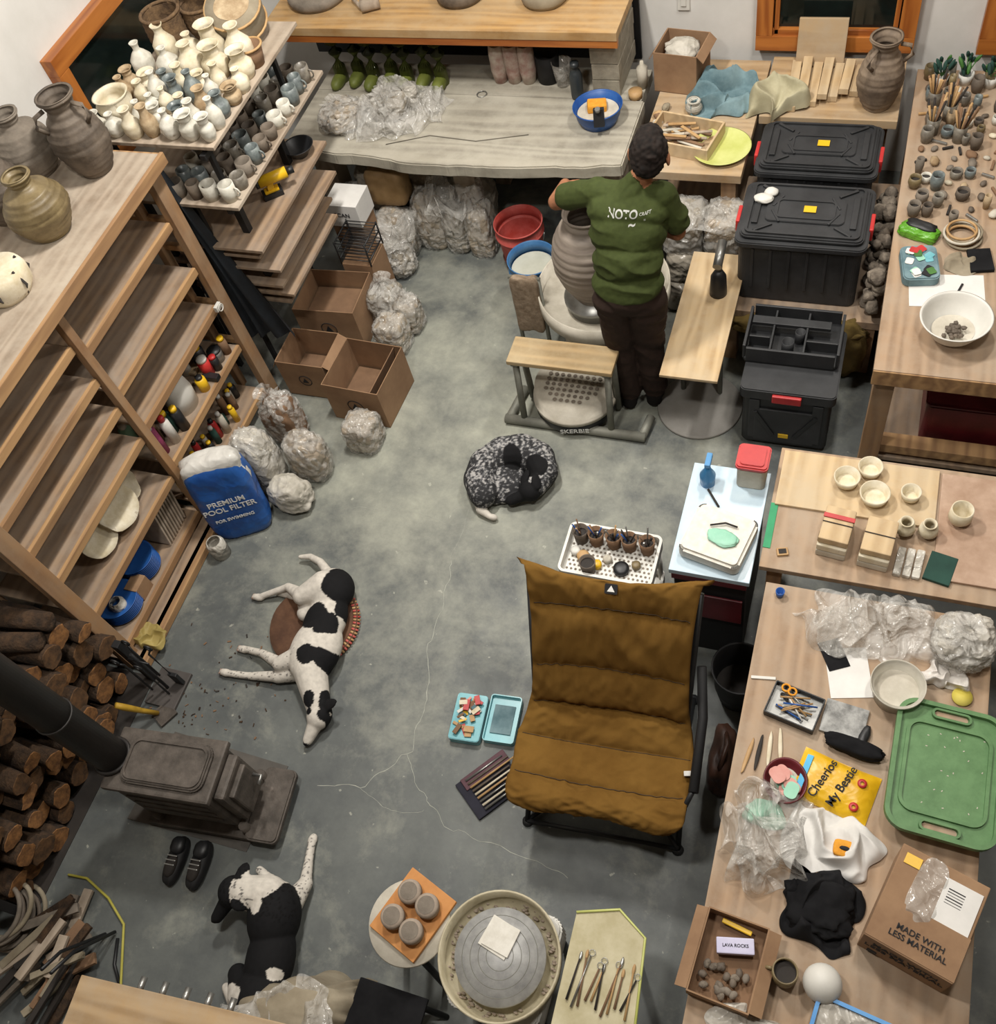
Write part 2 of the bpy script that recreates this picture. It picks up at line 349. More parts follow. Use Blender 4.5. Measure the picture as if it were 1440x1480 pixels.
# ================= LEFT SHELVING UNIT
s=M('wooden_shelving_unit')
for y in (3.11,2.2,1.3):
    for x in (-3.225,-3.86): s.box((x,y,.845),(.045,.085 if y!=2.2 else .045,1.69),postW)
s.box((-3.42,3.11,.86),(.04,.05,1.6),postW)
for z in (1.58,1.38,1.2,1.02,.8,.5): s.box((-3.54,3.12,z-.03),(.6,.03,.035),edgeW)
s.box((-3.57,2.19,1.7),(.8,1.96,.03),dustW)
s.box((-3.16,2.19,1.69),(.02,1.98,.06),edgeW)
s.box((-3.56,3.175,1.68),(.8,.02,.06),edgeW)
def shelf(y0,y1,z):
    s.box((-3.54,(y0+y1)/2,z-.01),(.60,y1-y0,.02),plyY);s.box((-3.232,(y0+y1)/2,z-.02),(.02,y1-y0,.045),edgeW)
for z in (1.39,1.09,.82,.50,.12): shelf(2.23,3.06,z)
for z in (1.47,1.25,1.04,.80,.46,.12): shelf(1.33,2.17,z)
s.box((-3.15,1.75,.03),(.06,.95,.05),edgeW);s.box((-3.3,1.75,.045),(.3,.95,.02),plyY)
s.box((-3.19,3.03,.84),(.02,.05,.035),white).ring((-3.17,3.03,.84),.02,.003,white,(0,R(90),0),n=12)
s.done()
def jar(name,loc,rmax,h,neck,m,handles=False,wob=.06,seed=0,rot=0):
    P=[(rmax*.55,0),(rmax*.8,h*.15),(rmax,h*.38),(rmax*.95,h*.55),(rmax*.7,h*.72),(neck*.85,h*.8),(neck*.8,h*.88),(neck*1.05,h*.97),(neck*1.08,h)]
    Q=[]
    for (a,za),(b_,zb) in zip(P,P[1:]):
        for i in range(6):
            t=i/6;Q.append((a+(b_-a)*t+.0035*math.sin((za+(zb-za)*t)/h*80),za+(zb-za)*t))
    Q.append(P[-1])
    o=M(name,loc,rot);o.lathe(vessel(Q,.009),m,seg=40,wob=wob,seed=seed)
    if handles:
        for a in (0,2.1,4.2):
            c,sn=math.cos(a),math.sin(a)
            o.tube([(c*neck*.95,sn*neck*.95,h*.9),(c*(neck+.045),sn*(neck+.045),h*.88),(c*(neck+.06),sn*(neck+.06),h*.76),(c*rmax*.82,sn*rmax*.82,h*.66)],.011,m)
    return o.done()
jar('tall_clay_jar',(-3.44,3.04,1.715),.13,.40,.08,darkclay,True,seed=1)
jar('round_clay_jar',(-3.75,3.0,1.715),.14,.32,.06,greyclay,seed=2)
jar('round_clay_jar',(-3.72,2.70,1.715),.14,.33,.06,darkclay,seed=3)
jar('glazed_jar',(-3.44,2.62,1.715),.145,.31,.06,olivegl,seed=5)
j=M('hide_drum',(-3.43,2.24,1.715));j.lathe([(0,0),(.1,0),(.12,.03),(.125,.09),(.115,.12),(.0,.125)],cream,wob=.06)
for i in range(6): a=i*1.05;j.tube([(.1*math.cos(a),.1*math.sin(a),.01),(.13*math.cos(a),.13*math.sin(a),.06),(.1*math.cos(a),.1*math.sin(a),.127)],.006,inner)
j.done()
b=M('supply_bottles',(-3.36,2.62,.5))
def can(o,x,y,r,h_,m,cap,capm,z=0):
    o.lathe([(0,z),(r,z),(r,z+h_*.8),(r*.5,z+h_*.86),(r*.45,z+h_*.87),(0,z+h_*.87)],m,(x,y,0),16);o.lathe([(0,z+h_*.85),(cap,z+h_*.85),(cap,z+h_),(0,z+h_)],capm,(x,y,0),14)
purp=mat('magenta_label','#7c2c52','#963f66')
for x,y,r,h_,m_,cp,cm in [(.05,-.33,.03,.22,purp,.018,white),(.08,-.25,.028,.2,white,.018,red),(-.02,-.27,.035,.17,cardd,.02,black),(.03,-.19,.035,.15,dkgreen,.02,yellow),(.09,-.16,.03,.17,black,.02,yellow),(.05,.22,.035,.12,red,.03,white),(-.02,.28,.04,.14,black,.03,yellow),(.06,.32,.04,.08,steel,.04,black),(-.08,.2,.03,.2,white,.018,red),(.08,.11,.03,.1,yellow,.02,black),(-.12,-.33,.035,.2,turq,.02,white),(-.1,.33,.04,.12,dwhite,.03,orange),(.09,.26,.025,.1,black,.02,red),(-.1,.1,.035,.16,dwhite,.02,black),(.09,.38,.025,.12,cardd,.02,yellow)]:
    can(b,x,y,r,h_,m_,cp,cm)
b.lathe([(0,0),(.07,0),(.075,.1),(.06,.2),(.025,.25),(.02,.27),(0,.27)],white,(.02,-.02,0),24,sc=(1,1.25,1))
b.box((.09,.18,.02),(.1,.04,.03),black).done()
b=M('small_paint_bottles',(-3.3,2.6,.12))
for i in range(18): can(b,random.uniform(-.08,.05),-.34+i*.042,random.uniform(.018,.026),random.uniform(.08,.18),random.choice([yellow,red,white,dkgreen,black,dwhite,cardd]),.014,random.choice([black,white,yellow]))
b.done()
M('slat_bundle',(-3.4,2.86,.505)).box((0,0.0,.01),(.05,.12,.02),plyL).box((.06,-.02,.012),(.03,.2,.02),plyL).done()
p=M('ceramic_plates',(-3.42,1.95,.12))
for i in range(7): p.lathe([(0,.01+i*.012),(.10,.01+i*.012),(.12,.026+i*.012),(.11,.02+i*.012),(0,.018+i*.012)],bluep,(.06,-.42,0),32)
for i in range(9): p.lathe([(0,.01+i*.012),(.09,.01+i*.012),(.11,.024+i*.012),(.1,.018+i*.012),(0,.016+i*.012)],bluep,(.05,-.18,0),32)
p.done()
p=M('leaning_white_platters',(-3.42,1.86,.46))
for i,(y,z,r) in enumerate([(.0,.12,.12),(-.17,.11,.11),(.13,.10,.1)]): p.lathe([(0,0),(r*.7,.004),(r,.03),(r*.98,.035),(r*.7,.012),(0,.01)],cream,(.08-i*.03,y,z),30,rot=(0,R(55),0),wob=.12,seed=i)
p.done()
p=M('stacked_bats',(-3.42,2.0,.12))
for i in range(9): p.box((0,-.05+i*.022,.135),(.3,.012,.24),dustW,(R(-8),0,0))
p.done()
M('yellow_work_glove',(-3.17,1.42,.06)).sheet((0,0,0),(.2,.14),mat('glove_yellow','#8a783f','#a8975a'),amp=.06,freq=12,seed=3).done()
M('glass_jars',(-3.32,1.5,.12)).lathe(vessel([(.04,0),(.042,.12),(.03,.14)],.004),plast2).box((.02,.14,.05),(.08,.1,.1),cardb).done()
# ================= WARE RACK
r=M('ware_board_rack')
for z,y0,y1,x0,xf in [(1.72,3.23,4.22,-3.62,-2.9),(1.39,3.2,4.3,-3.6,-2.9),(1.09,3.22,4.1,-3.6,-2.9),(1.02,3.25,4.0,-3.5,-2.96),(.92,3.26,4.06,-3.6,-2.88),(.78,3.28,4.0,-3.6,-2.93),(.70,3.3,3.95,-3.6,-2.9),(.62,3.32,3.9,-3.6,-2.96)]:
    r.box(((x0+xf)/2,(y0+y1)/2,z-.011),(xf-x0,y1-y0,.02),dustW if z>1.3 else plyY)
for y in (3.3,3.95):
    r.box((-3.55,y,.66),(.03,.03,1.33),blackm);r.box((-3.25,y,.7),(.025,.025,1.36),blackm)
r.box((-2.98,3.62,1.66),(.03,.8,.03),blackm);r.box((-2.98,3.62,1.34),(.03,.8,.03),blackm);r.box((-3.58,3.62,1.66),(.03,.8,.03),blackm);r.box((-3.58,3.62,1.34),(.03,.8,.03),blackm)
for x in (-3.0,-3.55):
    for y in (3.3,4.05): r.box((x,y,1.54),(.025,.025,.3),blackm)
for y in (3.36,3.9): r.box((-3.05,y,.98),(.04,.04,.7),blackm)
r.done()
def bottle(o,x,y,z,h_,rr,m,nk=.3,seed=0):
    P=[(rr*.7,0),(rr,h_*.25),(rr*.98,h_*.5),(rr*.6,h_*.68),(rr*nk,h_*.78),(rr*nk*.95,h_*.88),(rr*nk*1.4,h_)]
    Q=[]
    for (a,za),(b_,zb) in zip(P,P[1:]):
        for i in range(3):
            t=i/3;Q.append((a+(b_-a)*t,za+(zb-za)*t))
    Q.append(P[-1]);o.lathe(vessel(Q,.004),m,(x,y,z),20,wob=.09,seed=seed)
b=M('bisque_bottles',(-3.25,3.6,1.719))
k=0
for i in range(7):
    for jx in range(5):
        x=-.31+i*.103+random.uniform(-.012,.012);y=-.31+jx*.088+random.uniform(-.012,.012);k+=1
        if i<2 and jx in (1,2):continue
        bottle(b,x,y,0,random.uniform(.09,.16),random.uniform(.036,.048),random.choice([whitegl,whitegl,bluegrey,tanbisq,cream]),random.choice([.35,.5,.7]),k)
for i in range(5):
    for jx in range(2):
        x=-.30+i*.145+(.07 if jx else 0)+random.uniform(-.01,.01);y=.16+jx*.125;k+=1
        if x>.33: continue
        bottle(b,x,y,0,random.uniform(.14,.2),random.uniform(.058,.07),random.choice([cream,cream,tanbisq,whitegl]),random.choice([.3,.4,.6]),k)
b.lathe(vessel([(.05,0),(.085,.05),(.09,.08),(.075,.11),(.09,.125)],.008),cream,(-.27,-.18,0),28,wob=.06)
b.done()
b=M('glazed_mugs',(-3.2,3.7,1.389))
for i in range(4):
    for jx in range(11):
        x=.245-i*.105+random.uniform(-.01,.01);y=-.44+jx*.094
        rr=random.uniform(.036,.044);hh=random.uniform(.07,.1)
        mm_=random.choice([mugm,mugm,darkclay,greyclay,bluegrey,bluegrey,whitegl])
        b.lathe(vessel([(rr*.85,0),(rr,hh*.4),(rr*.96,hh)],.004),mm_,(x,y,0),18)
        b.lathe([(0,hh*.35),(rr*.9,hh*.35)],mugm,(x,y,0),16)
        if random.random()<.5:b.ring((x+rr,y,hh*.5),hh*.25,.005,mm_,(R(90),0,0),-90,90,8,6)
b.done()
d=M('cordless_drill',(-3.0,3.66,1.091),R(40));d.cyl((-.08,0,.10),(.08,0,.10),.03,yellow).cyl((.08,0,.10),(.12,0,.1),.02,black).cyl((-.1,0,.10),(-.08,0,.10),.028,black).box((-.03,0,.055),(.035,.03,.08),yellow,(0,.2,0)).box((-.03,0,.015),(.11,.07,.03),black).box((-.03,0,.035),(.08,.05,.012),yellow).done()
M('dark_mixing_bowl',(-3.0,3.97,1.09)).lathe(vessel([(.04,0),(.085,.06),(.09,.065)],.005),black).done()
def basket(name,loc,r_,h_,m,hoop=False):
    o=M(name,loc);Q=[(r_*(.8+.2*min(1,i/5))+.004*(i%2),h_*i/14) for i in range(15)]
    o.lathe(vessel(Q,.008),m,seg=32,wob=.04)
    o.ring((0,0,h_),r_,.009,m)
    if hoop:o.ring((0,0,h_),r_,.009,m,(R(90),0,R(30)),0,180,20)
    return o.done()
basket('woven_basket',(-3.52,4.0,1.72),.10,.18,basketm)
basket('woven_basket',(-3.36,4.12,1.72),.10,.16,basketm,True)
M('small_handled_basket',(-2.97,3.86,1.72)).lathe(vessel([(.05,0),(.065,.1)],.006),cardd,wob=.05).ring((0,0,.1),.066,.006,tan).done()
M('log_drum',(-3.13,4.08,1.79),rot=(R(18),R(10),0)).lathe([(0,0),(.13,0),(.14,.02),(.145,.11),(.14,.13),(0,.132)],greycl,seg=40,wob=.07).lathe([(.09,.133),(.0,.134)],tanbisq,seg=30,wob=.1).ring((0,0,.125),.142,.006,tan).ring((0,0,.02),.142,.006,tan).done()
d=M('dark_tarp',(-3.18,3.2,.4))
bm=bmesh.new();g=[]
for i in range(25):
    row=[]
    for jx in range(35):
        u=i/24;v=jx/34;row.append(bm.verts.new((-.22+.40*u*(.3+.7*v)+.02*math.sin(v*5+u*9),.03*math.sin(u*26+v*3)+.012+.05*v*u,1.2*(1-v))))
    g.append(row)
for i in range(24):
    for jx in range(34):bm.faces.new((g[i][jx],g[i+1][jx],g[i+1][jx+1],g[i][jx+1]))
d.add(bm,mat('navy_tarp','#12161b','#1d242c',rough=.7),None,True);d.done()
def obox(name,loc,size,rz=0,flaps=True,m=cardb,fill=None,mi_=cardd):
    o=M(name,loc,rz);w,d_,h_=size;t=.005
    o.box((0,0,t/2),(w,d_,t),mi_,bev=0)
    for sx in (-1,1):o.box((sx*(w/2-t/2),0,h_/2),(t,d_,h_),m,bev=0)
    for sy in (-1,1):o.box((0,sy*(d_/2-t/2),h_/2),(w-2*t,t,h_),m,bev=0)
    if flaps:
        for sx in (-1,1):
            a=R(random.uniform(-75,-20))
            o.box((sx*(w/2+math.cos(a)*.21*w/2),0,h_+math.sin(a)*.21*w/2),(.21*w,d_*.96,t*.8),m,(0,-sx*a,0),bev=0)
    if fill:o.box((0,0,h_*fill/2),(w-.03,d_-.03,h_*fill),cardd,bev=.01)
    return o
def logo(o,y,z,r_=.04):
    o.ring((0,y,z),r_,.0025,ink,(R(90),0,0),n=24,seg=4);o.prism([(-r_*.5,-r_*.4),(r_*.5,-r_*.4),(0,r_*.55)],0,.001,ink,0,Matrix.Translation((0,y-.001,z))@Matrix.Rotation(R(90),4,'X'));return o
o=obox('open_cardboard_box',(-2.96,3.27,0),(.31,.27,.29),0,True,fill=.3);logo(o,-.138,.15).done()
o=obox('open_cardboard_box',(-2.565,3.18,0),(.36,.36,.30),R(-3),False,fill=.25);logo(o,-.183,.15,.05);o.box((.12,0,.24),(.005,.34,.11),cardd,(0,.15,0),bev=0);o.done()
o=obox('open_cardboard_box',(-2.97,3.70,0),(.4,.34,.32),R(3),False,fill=.6);logo(o,-.173,.17,.05).done()
M('white_storage_box',(-2.98,4.2,.0)).box((0,0,.23),(.2,.18,.46),cardb).box((0,0,.54),(.22,.2,.16),paper).text('SCAN',.04,ink,(0,-.103,.55),(R(90),0,0)).done()
w=M('wire_rack',(-2.86,3.99,.0));
w.box((0,0,.18),(.2,.2,.36),cardb)
for z in (.40,.46,.52):
    for i in range(9): w.tube([(-.1,-.1+i*.025,z),(.1,-.1+i*.025,z)],.003,black,6)
    for x in (-.1,.1):w.tube([(x,-.1,z),(x,.1,z)],.005,black,6)
for x in (-.1,.1):
    for y in (-.1,.1): w.tube([(x,y,.36),(x,y,.53)],.005,black,6)
w.done()
def bagpart(o,c,d,m,seed,amp=.10,p=3.6,tie=False,shell=True):
    o.blob((c[0],c[1],c[2]+d[2]*.9),d,m,amp,1.8,seed,p,5)
    if shell:
        bm=bmesh.new();bmesh.ops.create_icosphere(bm,subdivisions=5,radius=1)
        for v in bm.verts:
            n=v.co.normalized();k_=(abs(n.x)**p+abs(n.y)**p+abs(n.z)**p)**(-1/p);q=n*2.4+Vector((seed*2.3,seed,seed*.7))
            rd=.34-abs(noise.noise(q))*.9-.45*abs(noise.noise(q*2.3));v.co=n*k_*(1.05+.30*rd)
            if v.co.z<-.9:v.co.z=-.9
            v.co=Vector((v.co.x*d[0],v.co.y*d[1],v.co.z*d[2]))
        o.add(bm,plast,Matrix.Translation((c[0],c[1],c[2]+d[2]*.9)),True)
    if tie:
        t=Vector((c[0],c[1],c[2]+d[2]*1.75));sd=seed*1.7
        o.lathe([(d[0]*.75,0),(d[0]*.45,d[2]*.18),(d[0]*.2,d[2]*.34),(d[0]*.22,d[2]*.42),(d[0]*.6,d[2]*.62)],plast,t,40,star=.35,starn=11,wob=.4,seed=sd,rot=(.35*math.sin(sd),.35*math.cos(sd),0))
def bag(name,loc,d,m=claybag,seed=0,amp=.10,p=3.6,rz=0,tie=False,shell=True):
    o=M(name,loc,rz);bagpart(o,(0,0,0),d,m,seed,amp,p,tie,shell);return o.done()
bag('clay_bag',(-2.49,2.87,0),(.09,.09,.11),claybag2,1,p=5)
o=M('tied_clay_bags',(-2.6,3.66,0))
bagpart(o,(.02,-.06,0),(.09,.09,.12),claybag2,2,p=5);bagpart(o,(-.08,.14,0),(.1,.10,.15),claybag,3,tie=True);bagpart(o,(.06,.1,0),(.085,.08,.13),claybag2,5,tie=True);o.done()
pb=M('pool_filter_sand_bag',(-2.98,2.2,.0),rot=(R(-8),0,R(30)))
pb.blob((0,0,.25),(.165,.085,.28),mat('sand_bag_blue','#1b458a','#275a9f',rough=.35,crinkle=6,bump=.35,bd=.03),.06,2,4,5,5)
pb.blob((0,.004,.43),(.16,.07,.14),mat('sand_bag_white','#c3c1bb','#d7d5cf',rough=.35,crinkle=7,bump=.4,bd=.03),.08,2.2,5,5,4,flat=False)
pb.text('PREMIUM\nPOOL FILTER',.05,whink,(0,-.092,.27),(R(90),0,0)).text('op',.10,bluink,(0,-.079,.42),(R(88),0,0)).text('FOR SWIMMING',.03,whink,(0,-.094,.17),(R(90),0,0))
pb.done()
o=M('mineral_sacks',(-2.8,2.5,0))
bagpart(o,(-.15,.0,0),(.11,.10,.23),sackw,6,.13,3);bagpart(o,(.05,-.11,0),(.12,.09,.11),sackw,7,.14,3,shell=False);bagpart(o,(.08,.12,0),(.11,.09,.17),claybag2,8,.12,3);o.done()
bag('plastic_wrapped_bag',(-2.97,2.84,0),(.1,.09,.18),cardd,9,.15,tie=True)
M('glass_jar',(-3.04,2.0,0)).lathe(vessel([(.05,0),(.052,.11),(.04,.13)],.004),plast2).done()
# ================= BACK COUNTER
c=M('live_edge_counter')
poly=[];n=40
for i in range(n+1):
    x=-3.42+(2.12)*i/n;poly.append((x,4.40-.10*math.sin(i/n*3)+.035*noise.noise(Vector((x*3,0,0)))+.012*noise.noise(Vector((x*11,0,0)))))
poly+=[(-1.30,4.95),(-3.42,4.95)]
c.prism(poly,.72,.80,slabW,.008)
c.box((-2.37,5.1,.76),(2.1,.29,.07),slabW)
for x in (-3.3,-2.35,-1.42):
    c.box((x,4.62,.36),(.14,.14,.72),dustW);c.box((x,5.15,.36),(.1,.1,.72),dustW)
c.tube([(-2.75,4.45,.802),(-2.5,4.55,.802),(-2.2,4.52,.802),(-1.9,4.6,.802)],.003,mat('slab_crack','#5b564c'),5)
c.done()
u=M('upper_shelf')
u.box((-2.52,5.16,1.225),(2.2,.54,.05),wood('shelf_fir','#8f6a3b','#bb9258','x',dust='#b39a76'))
u.box((-2.52,4.91,1.18),(2.2,.03,.05),orangeW)
u.box((-2.52,5.41,.98),(2.2,.02,.45),black)
u.done()
bl=M('concrete_block_pillar',(-1.53,5.2,.80))
blk=mat('concrete_block','#7c7567','#9a9383',rough=.95,scale=12,bump=.6)
for i in range(4): bl.box((0,-.02,.05+i*.1),(.16,.4,.095),blk,(0,0,.02*(i%2)))
bl.done()
M('hide_drum',(-2.42,5.22,1.25)).lathe([(0,0),(.13,0),(.15,.03),(.15,.08),(.12,.10),(0,.10)],darkclay,seg=36,wob=.04).done()
M('hide_drum',(-1.9,5.20,1.25)).lathe([(0,0),(.12,0),(.14,.03),(.14,.08),(.12,.10),(0,.10)],greycl,seg=36,wob=.04).done()
M('large_shallow_drum',(-3.35,5.2,1.25)).lathe([(0,0),(.17,0),(.19,.03),(.19,.06),(.17,.07),(0,.07)],greyclay,seg=40,wob=.03).done()
M('wooden_mallet',(-3.0,5.05,1.25)).cyl((0,0,.04),(.1,.05,.04),.035,dustW).cyl((0,0,.04),(-.1,.1,.03),.012,dustW).done()
g=M('green_rubber_boots',(-3.0,5.08,.797))
gm=mat('boot_green','#4f5720','#6f7733',rough=.6)
for i in range(7):
    x=-.28+i*.115;y=.03*(i%2)-.03
    g.tube([(x,y,.0),(x,y,.1),(x+.01,y,.2),(x+.01,y,.27)],[.042,.04,.045,.05],gm,12);g.blob((x,y-.05,.03),(.04,.085,.04),gm,.05,2,i,2.2,3)
g.done()
g=M('wrapped_clay_jars',(-2.12,5.10,.797))
for i in range(3): g.lathe(vessel([(.04,0),(.05,.08),(.05,.18),(.045,.24)],.006),mat('wrap%d'%i,'#a07a72','#c3b8ac',scale=14),(-.1+i*.09,0,0),20,wob=.08,seed=i)
g.lathe(vessel([(.07,0),(.075,.17)],.005),blackm,(.2,.03,0));g.done()
M('clear_plastic_cup',(-1.82,5.08,.797)).lathe(vessel([(.04,0),(.06,.15)],.003),plast).done()
o=M('crumpled_plastic_sheet',(-2.78,4.72,.80));o.sheet((0,0,0),(.62,.42),plast,amp=.22,freq=4.5,seed=2,n=70,rot=(0,0,.3),stretch=1.8).sheet((.02,.03,.0),(.5,.4),plast,amp=.28,freq=3.6,seed=7,n=60,rot=(0,0,1.1),stretch=1.8)
bagpart(o,(-.05,.02,0),(.12,.10,.07),claybag,33,.12,3,True);o.lathe([(0,0),(.045,0),(.045,.14),(0,.14)],plast2,(.08,.1,.0));o.done()
o=M('wrapped_clay_lump',(-3.1,4.62,.80));bagpart(o,(0,0,0),(.12,.13,.07),claybag2,7,.2,2.6,True);o.sheet((.04,.1,0),(.26,.24),plast,amp=.15,freq=6,seed=17,n=40,stretch=1.8).done()
bs=M('blue_basin',(-1.52,4.75,.80));bs.lathe(vessel([(.10,0),(.125,.05),(.135,.10),(.142,.102),(.142,.108)],.006),bluep,seg=40);bs.lathe([(0,.065),(.118,.065)],dwhite,seg=32)
bs.box((-.01,0.02,.085),(.11,.08,.05),orange,(0,.1,.3),.012).box((.04,-.12,.115),(.06,.035,.10),black,(R(-20),0,.2)).cyl((.04,-.13,.16),(.04,-.135,.18),.015,steel).done()
M('water_bottle',(-1.70,4.96,.797)).lathe([(0,0),(.035,0),(.037,.02),(.037,.15),(.03,.17),(.022,.18),(.022,.2),(.026,.2),(.026,.225),(0,.23)],mat('bottle_teal_black','#23282b','#33393c',rough=.4)).done()
M('ring_wire_loop',(-2.3,4.95,.803)).ring((0,0,0),.03,.003,steel).done()
o=M('wrapped_clay_bag_pile',(-2.7,4.5,0))
for i,(x,y,dx,dy,dz,mm_,ti) in enumerate([(-.42,-.02,.12,.11,.22,claybag,False),(-.14,-.1,.13,.12,.17,claybag2,False),(-.3,.14,.15,.14,.28,claybag,False),(.08,.02,.11,.11,.21,claybag2,False),(.26,0,.075,.09,.17,claybag,True),(.43,-.02,.08,.09,.19,claybag2,False),(-.02,.2,.14,.1,.27,claybag2,False),(.3,.2,.16,.1,.24,claybag,False)]):
    bagpart(o,(x,y,0),(dx,dy,dz),mm_,20+i,.12,4 if dx<.1 else 3,ti,shell=y<.1)
bagpart(o,(-.1,-.28,0),(.13,.10,.10),claybag,61,.2,2.4,True)
o.sheet((.25,-.02,.36),(.4,.26),plast,amp=.22,freq=4.5,seed=21,n=50,stretch=1.8).sheet((-.1,-.2,.24),(.34,.3),plast,amp=.24,freq=4.5,seed=22,n=50,stretch=1.8)
o.blob((-.15,.0,.47),(.13,.085,.13),mat('kraft_paper','#84683f','#9d7f58'),.06,2,3,5,4);o.done()
def bucket(name,loc,m,r0,r1,h_,fill,fm_):
    o=M(name,loc);o.lathe(vessel([(r0,0),(r0+(r1-r0)*.75,h_*.75),(r0+(r1-r0)*.76,h_*.76),(r1+.006,h_*.77),(r1+.006,h_*.80),(r1-.001,h_*.81),(r1,h_*.96),(r1+.006,h_*.97),(r1+.006,h_)],.005),m,seg=40)
    if fill:o.lathe([(0,h_*fill),(r1-.012,h_*fill)],fm_,seg=32)
    o.ring((0,0,h_*.8),r1+.012,.003,steel,(R(70),0,0),180,360,20)
    return o.done()
bucket('red_bucket',(-1.97,4.37,0),reddust,.115,.145,.36,.3,mat('murky_water','#5a3a34','#6d4a42',rough=.1))
bucket('blue_bucket',(-1.8,4.08,0),blueb,.115,.14,.36,.8,mat('slip_water','#b5b5a6','#c6c6b8',rough=.25))
# ================= BACK WORKBENCH
t=M('back_workbench');t.box((-.94,4.85,.775),(.58,1.0,.05),plyX);t.box((-.28,5.12,.775),(.72,.54,.05),plyX)
for x,y in ((-1.16,4.42),(-.72,4.42),(-1.16,5.28),(.0,5.28)):t.box((x,y,.375),(.08,.08,.75),postW)
t.box((-.94,4.85,.2),(.5,.8,.03),plyY);t.done()
o=obox('open_cardboard_box',(-1.12,5.14,.80),(.25,.24,.24),R(-8),True,fill=.6);o.blob((0,0,.2),(.1,.09,.05),sackw,.3,3,3,2,3,flat=False);o.done()
M('crumpled_blue_shirt',(-.85,4.98,.80)).sheet((0,0,0),(.42,.34),bluecl,amp=.17,freq=6,seed=5,n=50).done()
M('crumpled_cream_cloth',(-.62,4.98,.80)).sheet((.05,-.03,0.0),(.32,.24),mat('cream_cloth','#9a9377','#b5af93',rough=.95),amp=.2,freq=6,seed=8,n=44).done()
M('chartreuse_platter',(-.79,4.55,.80)).lathe(vessel([(.08,0),(.12,.01),(.16,.03)],.006),ylwgreen,seg=40).done()
pl=M('plywood_offcuts',(-.33,5.1,.80));
for i in range(7): pl.box((-.16+i*.055,.0+.01*i,.02+.03*(i%2)),(.05,.42-.03*i,.035),plyL,(0,0,R(3-i)))
pl.box((-.05,.22,.14),(.26,.02,.26),plyX,(R(-10),0,0)).done()
tr=M('tool_crate',(-1.0,4.6,.80),R(-12));tr.box((0,0,.006),(.36,.24,.012),plyX);
for sx in (-1,1):tr.box((sx*.18,0,.04),(.012,.25,.08),plyL)
for sy in (-1,1):tr.box((0,sy*.12,.04),(.35,.012,.08),plyL)
for i in range(22): 
    a=random.uniform(-.5,.5);x,y=random.uniform(-.09,.09),random.uniform(-.07,.07)
    tr.box((x,y,.02+.003*i),(.15,.018,.008),random.choice([dustW,tan,dwhite,cardd]),(0,0,a))
tr.done()
M('tape_spools',(-1.36,4.98,.80)).lathe([(0,0),(.04,0),(.04,.04),(0,.04)],tan).lathe([(.0,.04),(.03,.04),(.032,.16),(.012,.18),(.01,.2),(0,.2)],dwhite,(.02,.1,-.04)).done()
g=M('scraps_and_gloves',(-1.19,4.68,.80))
for i in range(14): g.blob((random.uniform(-.02,.05),random.uniform(-.2,.2),.02),(.03,.02,.02),random.choice([tan,dwhite,greycl,cardd]),.2,2,i,2,3,rot=(0,0,random.random()*3))
g.done()
jar('small_bisque_pot',(-1.0,4.86,.80),.045,.08,.035,whitegl,seed=9)
o=M('stacked_clay_blocks',(-.81,4.22,0))
for i,(x,z) in enumerate([(-.11,0),(.11,0),(-.11,.21),(.11,.21),(-.12,.42),(.1,.42)]):
    bagpart(o,(x,.01*i,z),(.105,.12,.115),[claybag,claybag2][i%2],40+i,.07,5,shell=i>3)
o.sheet((-.02,.0,.60),(.34,.2),plast,amp=.14,freq=6,seed=31,n=40,stretch=1.8);o.done()
# ================= POTTER'S WHEEL
w=M('kick_wheel',(-1.28,3.78,0))
w.lathe([(0,.03),(.22,.03),(.25,.06),(.25,.32),(.2,.36),(0,.36)],dwhite,seg=44)
w.lathe([(.2,.36),(.34,.40),(.36,.42),(.36,.52),(.352,.52),(.35,.43),(.2,.41),(0,.41)],dwhite,seg=48)
w.lathe([(0,.41),(.15,.41),(.15,.47),(.17,.475),(.17,.495),(0,.497)],steel,(-.03,-.06,0),seg=40)
for a in (0.4,2.5,4.6):w.cyl((.26*math.cos(a),.26*math.sin(a),0),(.24*math.cos(a),.24*math.sin(a),.3),.025,dsteel)
w.done()
P=[(.10,0),(.125,.05),(.165,.13),(.195,.22),(.2,.30),(.185,.38),(.15,.46),(.115,.50),(.105,.53),(.118,.56)];Q=[]
for (a,za),(b_,zb) in zip(P,P[1:]):
    for i in range(8):
        tt=i/8;Q.append((a+(b_-a)*tt+.0025*math.sin((za+(zb-za)*tt)*150),za+(zb-za)*tt))
Q.append(P[-1])
M('large_thrown_vase',(-1.31,3.72,.497)).lathe(vessel(Q,.011),mat('wet_clay','#7b7067','#9b9084',rough=.55,scale=5,st=(1,1,6),bump=.2),seg=48,wob=.015).done()
w=M('splash_tub',(-1.36,3.33,0))
w.lathe([(0,.02),(.20,.02),(.22,.03),(.225,.1),(.235,.1),(.235,.13),(.225,.13),(.22,.2),(0,.21)],dwhite,seg=44)
w.lathe([(.2265,.035),(.2285,.04),(.2285,.09),(.2265,.095)],black,seg=44)
w.text('SKERBIE',.045,whink,(0.05,-.231,.065),(R(90),0,R(12)))
for i in range(-5,6):
    for jx in range(-5,6):
        if i*i+jx*jx<24: w.lathe([(0,.212),(.012,.212)],greyclay,(i*.035,jx*.035,0),8)
w.done()
b=M('wooden_bench',(-1.37,3.26,0))
b.box((0,0,.49),(.57,.18,.03),wood('bench_top','#8b7450','#b3966b','x',dust='#b5a382'),bev=.006)
